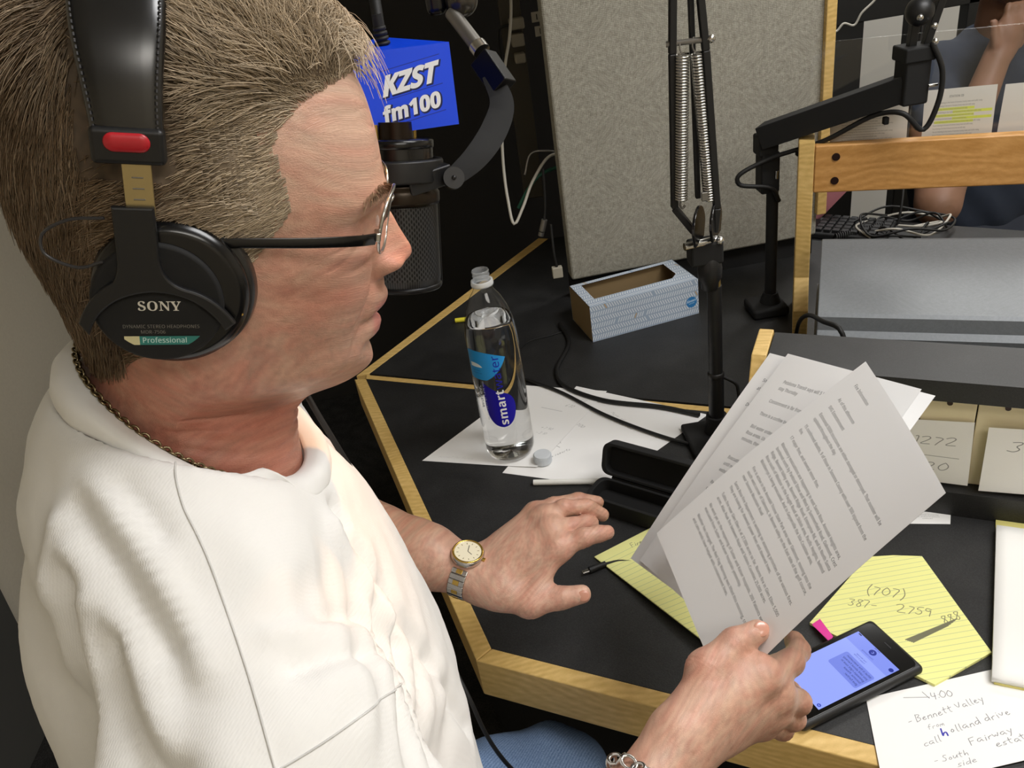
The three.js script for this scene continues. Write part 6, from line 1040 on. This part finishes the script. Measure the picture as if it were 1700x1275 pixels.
// ---------------------------------------------------------------- beyond the acrylic screen
{ // black framed window on the far side, white wall showing through
  const t = new THREE.Group(); t.name = 'window_2'; scene.add(t); t.position.set(1.1, 0.3, -2.7); t.userData = { kind: 'structure', label: 'black window frame before the white far wall' };
  const fm = std({ color: 0x151515, roughness: 0.6 });
  mesh('left_panel', rbox(0.40, 1.4, 0.04, 0.003, -0.04, 0.7, 0), fm, t);
  mesh('mullion', rbox(0.075, 1.4, 0.05, 0.003, 0.342, 0.7, 0), fm, t);
  mesh('mullion', rbox(0.07, 1.4, 0.05, 0.003, 0.52, 0.7, 0), fm, t);
  mesh('top_bar', rbox(1.6, 0.5, 0.05, 0.003, 0.8, 1.03, 0), fm, t);
  mesh('sill', rbox(1.6, 0.06, 0.08, 0.003, 0.8, 0.0, 0.01), fm, t);
}
{ // second person across the desk
  const t = thing('person', 'person in navy shirt leaning chin on hand beyond the screen', 'person', [1.32, 0, -2.12]);
  const o = [1.32, 0, -2.12], skin = [0.22, 0.115, 0.065];
  const arm = (x, y, z) => {
    let d = sdEll(x, y, z, [1.345, 1.315, -2.10], [0.082, 0.115, 0.098]); d = smin(d, sdEll(x, y, z, [1.325, 1.235, -2.05], [0.055, 0.05, 0.06]), 0.03); d = smin(d, sdCap(x, y, z, [1.35, 1.22, -2.12, 0.055], [1.36, 1.08, -2.14, 0.065]), 0.03);
    d = smin(d, sdCap(x, y, z, [1.318, 1.285, -1.985, 0.012], [1.322, 1.265, -1.975, 0.016]), 0.015);
    let a = sdCap(x, y, z, [1.075, 0.800, -1.835, 0.048], [1.255, 1.085, -1.975, 0.031]); a = smin(a, sdCap(x, y, z, [1.075, 0.80, -1.835, 0.048], [1.16, 1.0, -2.08, 0.056]), 0.02);
    a = smin(a, sdEll(x, y, z, [1.275, 1.125, -1.98], [0.035, 0.05, 0.03]), 0.02); for (let k = 0; k < 4; k++) a = smin(a, sdCap(x, y, z, [1.262 + k * 0.014, 1.15, -1.975 + k * 0.004, 0.0095], [1.272 + k * 0.016, 1.195, -1.985, 0.008]), 0.006);
    a = smin(a, sdCap(x, y, z, [1.24, 1.12, -1.965, 0.011], [1.235, 1.165, -1.975, 0.009]), 0.008);
    return Math.min(d, a);
  };
  const g = sdfMesh(arm, [1.0, 0.73, -2.24], [1.46, 1.46, -1.72], 0.006); paint(g, (x, y, z) => mix3(skin, [0.30, 0.155, 0.10], clamp(0.5 + fbm(x * 20, y * 20, z * 20)))); mesh('body', g.translate(-o[0], -o[1], -o[2]), std({ vertexColors: true, roughness: 0.55 }), t);
  const sh = (x, y, z) => { let d = sdEll(x, y, z, [1.37, 0.90, -2.16], [0.20, 0.22, 0.12]); d = smin(d, sdEll(x, y, z, [1.37, 0.72, -2.16], [0.19, 0.2, 0.13]), 0.06); d = smin(d, sdCap(x, y, z, [1.36, 1.075, -2.15, 0.05], [1.20, 1.035, -2.13, 0.062]), 0.05); d = smin(d, sdCap(x, y, z, [1.36, 1.075, -2.15, 0.05], [1.55, 1.03, -2.15, 0.062]), 0.05); d = smin(d, sdCap(x, y, z, [1.19, 1.02, -2.12, 0.066], [1.135, 0.93, -1.985, 0.062]), 0.04); return Math.max(d, -sdEll(x, y, z, [1.35, 1.15, -2.11], [0.07, 0.07, 0.075])); };
  const s = sdfMesh(sh, [1.02, 0.54, -2.32], [1.66, 1.18, -1.90], 0.008); displace(s, (x, y, z) => 0.006 * fbm(x * 12, y * 9, z * 12) + 0.003 * Math.sin(x * 60 + y * 50));
  const st = mesh('t_shirt', s.translate(-o[0], -o[1], -o[2]), std({ color: 0x2b3342, roughness: 0.9 }), t); st.userData.label = 'dark navy t-shirt';
  mesh('trousers', paint(sdfMesh((x, y, z) => { let d = sdEll(x, y, z, [1.37, 0.56, -2.18], [0.19, 0.12, 0.15]); for (const q of [-1, 1]) { d = smin(d, sdCap(x, y, z, [1.37 + q * 0.09, 0.55, -2.16, 0.085], [1.35 + q * 0.1, 0.52, -1.80, 0.065]), 0.04); d = smin(d, sdCap(x, y, z, [1.35 + q * 0.1, 0.52, -1.80, 0.062], [1.35 + q * 0.1, 0.05, -1.84, 0.05]), 0.03); } return d; }, [1.1, 0.0, -2.38], [1.62, 0.7, -1.7], 0.014), () => [0.03, 0.035, 0.05]).translate(-o[0], -o[1], -o[2]), std({ vertexColors: true, roughness: 0.9 }), t);
  const hg = sdfMesh((x, y, z) => Math.max(sdEll(x, y, z, [1.347, 1.335, -2.112], [0.09, 0.115, 0.104]), -(y - 1.345 + (z + 2.11) * 0.7)), [1.24, 1.2, -2.24], [1.46, 1.47, -1.98], 0.007); mesh('hair', hg.translate(-o[0], -o[1], -o[2]), std({ color: 0x120d0a, roughness: 0.7 }), t);
}
{ // keyboard
  const t = thing('keyboard', 'black computer keyboard beyond the wooden upright', 'keyboard', [0.835, DT, -1.755], 0.9);
  mesh('tray', rbox(0.115, 0.014, 0.16, 0.004, 0, 0.007, 0), M.blackMatte, t);
  const kg = rbox(0.0155, 0.008, 0.0155, 0.002), km = std({ color: 0x1d1d1e, roughness: 0.5 });
  for (let i = 0; i < 5; i++) for (let j = 0; j < 8; j++) { const k = mesh('key', kg, km, t); k.position.set(-0.039 + i * 0.0195, 0.017, -0.068 + j * 0.0195); }
}
{ // tangle of leads on the desk behind the console
  const r = rng(9); const C = V(0.925, DT, -1.710);
  for (let k = 0; k < 4; k++) { const pts = []; for (let i = 0; i < 9; i++) { const a = i * 0.85 + k * 1.3, R1 = 0.045 + 0.02 * r() + k * 0.006; pts.push(V(C.x + Math.cos(a) * R1 * 1.35 + i * 0.004 - 0.01, DT + 0.005 + k * 0.005 + 0.03 * r() * (i % 2), C.z + Math.sin(a) * R1)); } tag(mesh('coiled_lead', tube(pts, 0.0026, 90, 7), k === 2 ? M.whiteCable : M.rubber), ['black lead coiled lowest in the tangle behind the console', 'second black lead looping in the tangle behind the console', 'thin white lead looping through the tangle behind the console', 'topmost black lead of the tangle behind the console'][k], 'cable'); }
  tag(mesh('white_lead', tube([[0.93, DT + 0.006, -1.74], [0.965, DT + 0.012, -1.70], [1.0, DT + 0.02, -1.685], [1.005, DT + 0.016, -1.70], [0.95, DT + 0.006, -1.72]], 0.0026, 50, 7), M.whiteCable), 'pale lead with a narrow loop right of the cable tangle', 'cable');
  tag(mesh('upright_wire', tube([[0.93, DT + 0.006, -1.74], [0.94, DT + 0.05, -1.75], [0.985, DT + 0.2, -1.84], [1.03, 1.3, -1.9]], 0.003, 40, 7), M.rubber), 'black wire rising from the tangle towards the far window', 'cable');
  const cp = []; for (let i = 0; i <= 240; i++) { const t = i / 240, a = t * Math.PI * 2 * 24; cp.push(V(lerp(0.775, 0.90, t), DT + 0.012 + 0.008 * Math.sin(a), lerp(-1.715, -1.735, t) + 0.008 * Math.cos(a))); }
  tag(mesh('coiled_phone_cord', new THREE.TubeGeometry(new THREE.CatmullRomCurve3(cp), 480, 0.0022, 6), M.rubber), 'black spiral cord lying behind the grey console', 'cable');
}
tag(mesh('pink_folder', sheet([V(0.775, 0.905, -1.868), V(0.86, 0.897, -1.815), V(0.80, DT + 0.001, -1.862), V(0.765, DT + 0.001, -1.880)], () => 0, 0.003, 4, 4), std({ color: 0xc9828c, roughness: 0.8 })), 'pink card standing behind the wooden upright', 'folder');
{ // sheets taped on the acrylic screen
  const f = (a, y) => V(0.556 + 0.934 * a + 0.358 * 0.006, y, -1.40 + 0.358 * a - 0.934 * 0.006);
  const mk = (hl) => paperMat(600, 400, x => { x.fillStyle = '#8a8a86'; x.font = 'bold 22px sans-serif'; x.fillText('STATION ID', 210, 60); x.font = '15px sans-serif'; for (let i = 0; i < 12; i++) { if (hl && i > 1 && i < 7) { x.fillStyle = '#dbe85e'; x.fillRect(100 + (i % 2) * 150, 84 + i * 22, 330, 18); } x.fillStyle = '#8a8a86'; x.fillText('You are listening to the home of Sonoma County news and traffic today', 90, 98 + i * 22, 400 - (i % 3) * 60); } }, '#dddbd4');
  tag(mesh('taped_sheet', sheet([f(0.05, 1.197), f(0.170, 1.197), f(0.172, 1.12), f(0.052, 1.12)], () => 0, 0.0003, 6, 6), mk(false)), 'white typed sheet taped on the screen behind the black arm', 'paper');
  tag(mesh('taped_sheet', sheet([f(0.192, 1.214), f(0.296, 1.216), f(0.298, 1.12), f(0.195, 1.12)], () => 0, 0.0003, 6, 6), mk(true)), 'sheet with yellow highlighted lines taped on the clear screen', 'paper');
  tag(mesh('taped_sheet', sheet([f(0.307, 1.215), f(0.41, 1.217), f(0.41, 1.12), f(0.305, 1.12)], () => 0, 0.0003, 6, 6), std({ color: 0xdedcd6, roughness: 0.85 })), 'blank white sheet taped on the screen at right edge', 'paper');
}
tag(mesh('white_string', tube([[1.13, 1.24, -2.3], [1.105, 1.201, -2.3], [1.072, 1.174, -2.3], [1.054, 1.147, -2.3], [1.025, 1.155, -2.3], [1.006, 1.139, -2.3], [0.984, 1.148, -2.3], [0.963, 1.152, -2.3]], 0.003, 80, 7), M.whiteCable), 'crinkled white string hanging in the dark window corner', 'string');
{ // tall stool he sits on
  const t = thing('office_stool', 'black round office stool beneath the seated man', 'stool', [-0.22, 0, -0.46]);
  mesh('seat', lathe([[0, 0.53], [0.14, 0.53], [0.16, 0.545], [0.16, 0.57], [0.14, 0.586], [0, 0.59]], 40), M.blackMatte, t); mesh('column', cyl(0.025, 0.025, 0.46, 24, 0.07), M.blackMetal, t);
  for (let k = 0; k < 5; k++) { const a = k * Math.PI * 0.4 + 0.3; const l = mesh('base_spoke', flatbar(V(0, 0.075, 0), V(Math.cos(a) * 0.27, 0.055, Math.sin(a) * 0.27), 0.03, 0.035), M.blackMatte, t); mesh('castor', new THREE.CylinderGeometry(0.027, 0.027, 0.035, 20).rotateX(Math.PI / 2).translate(Math.cos(a) * 0.265, 0.027, Math.sin(a) * 0.265), M.rubber, t); }
}

renderer.render(scene, camera);
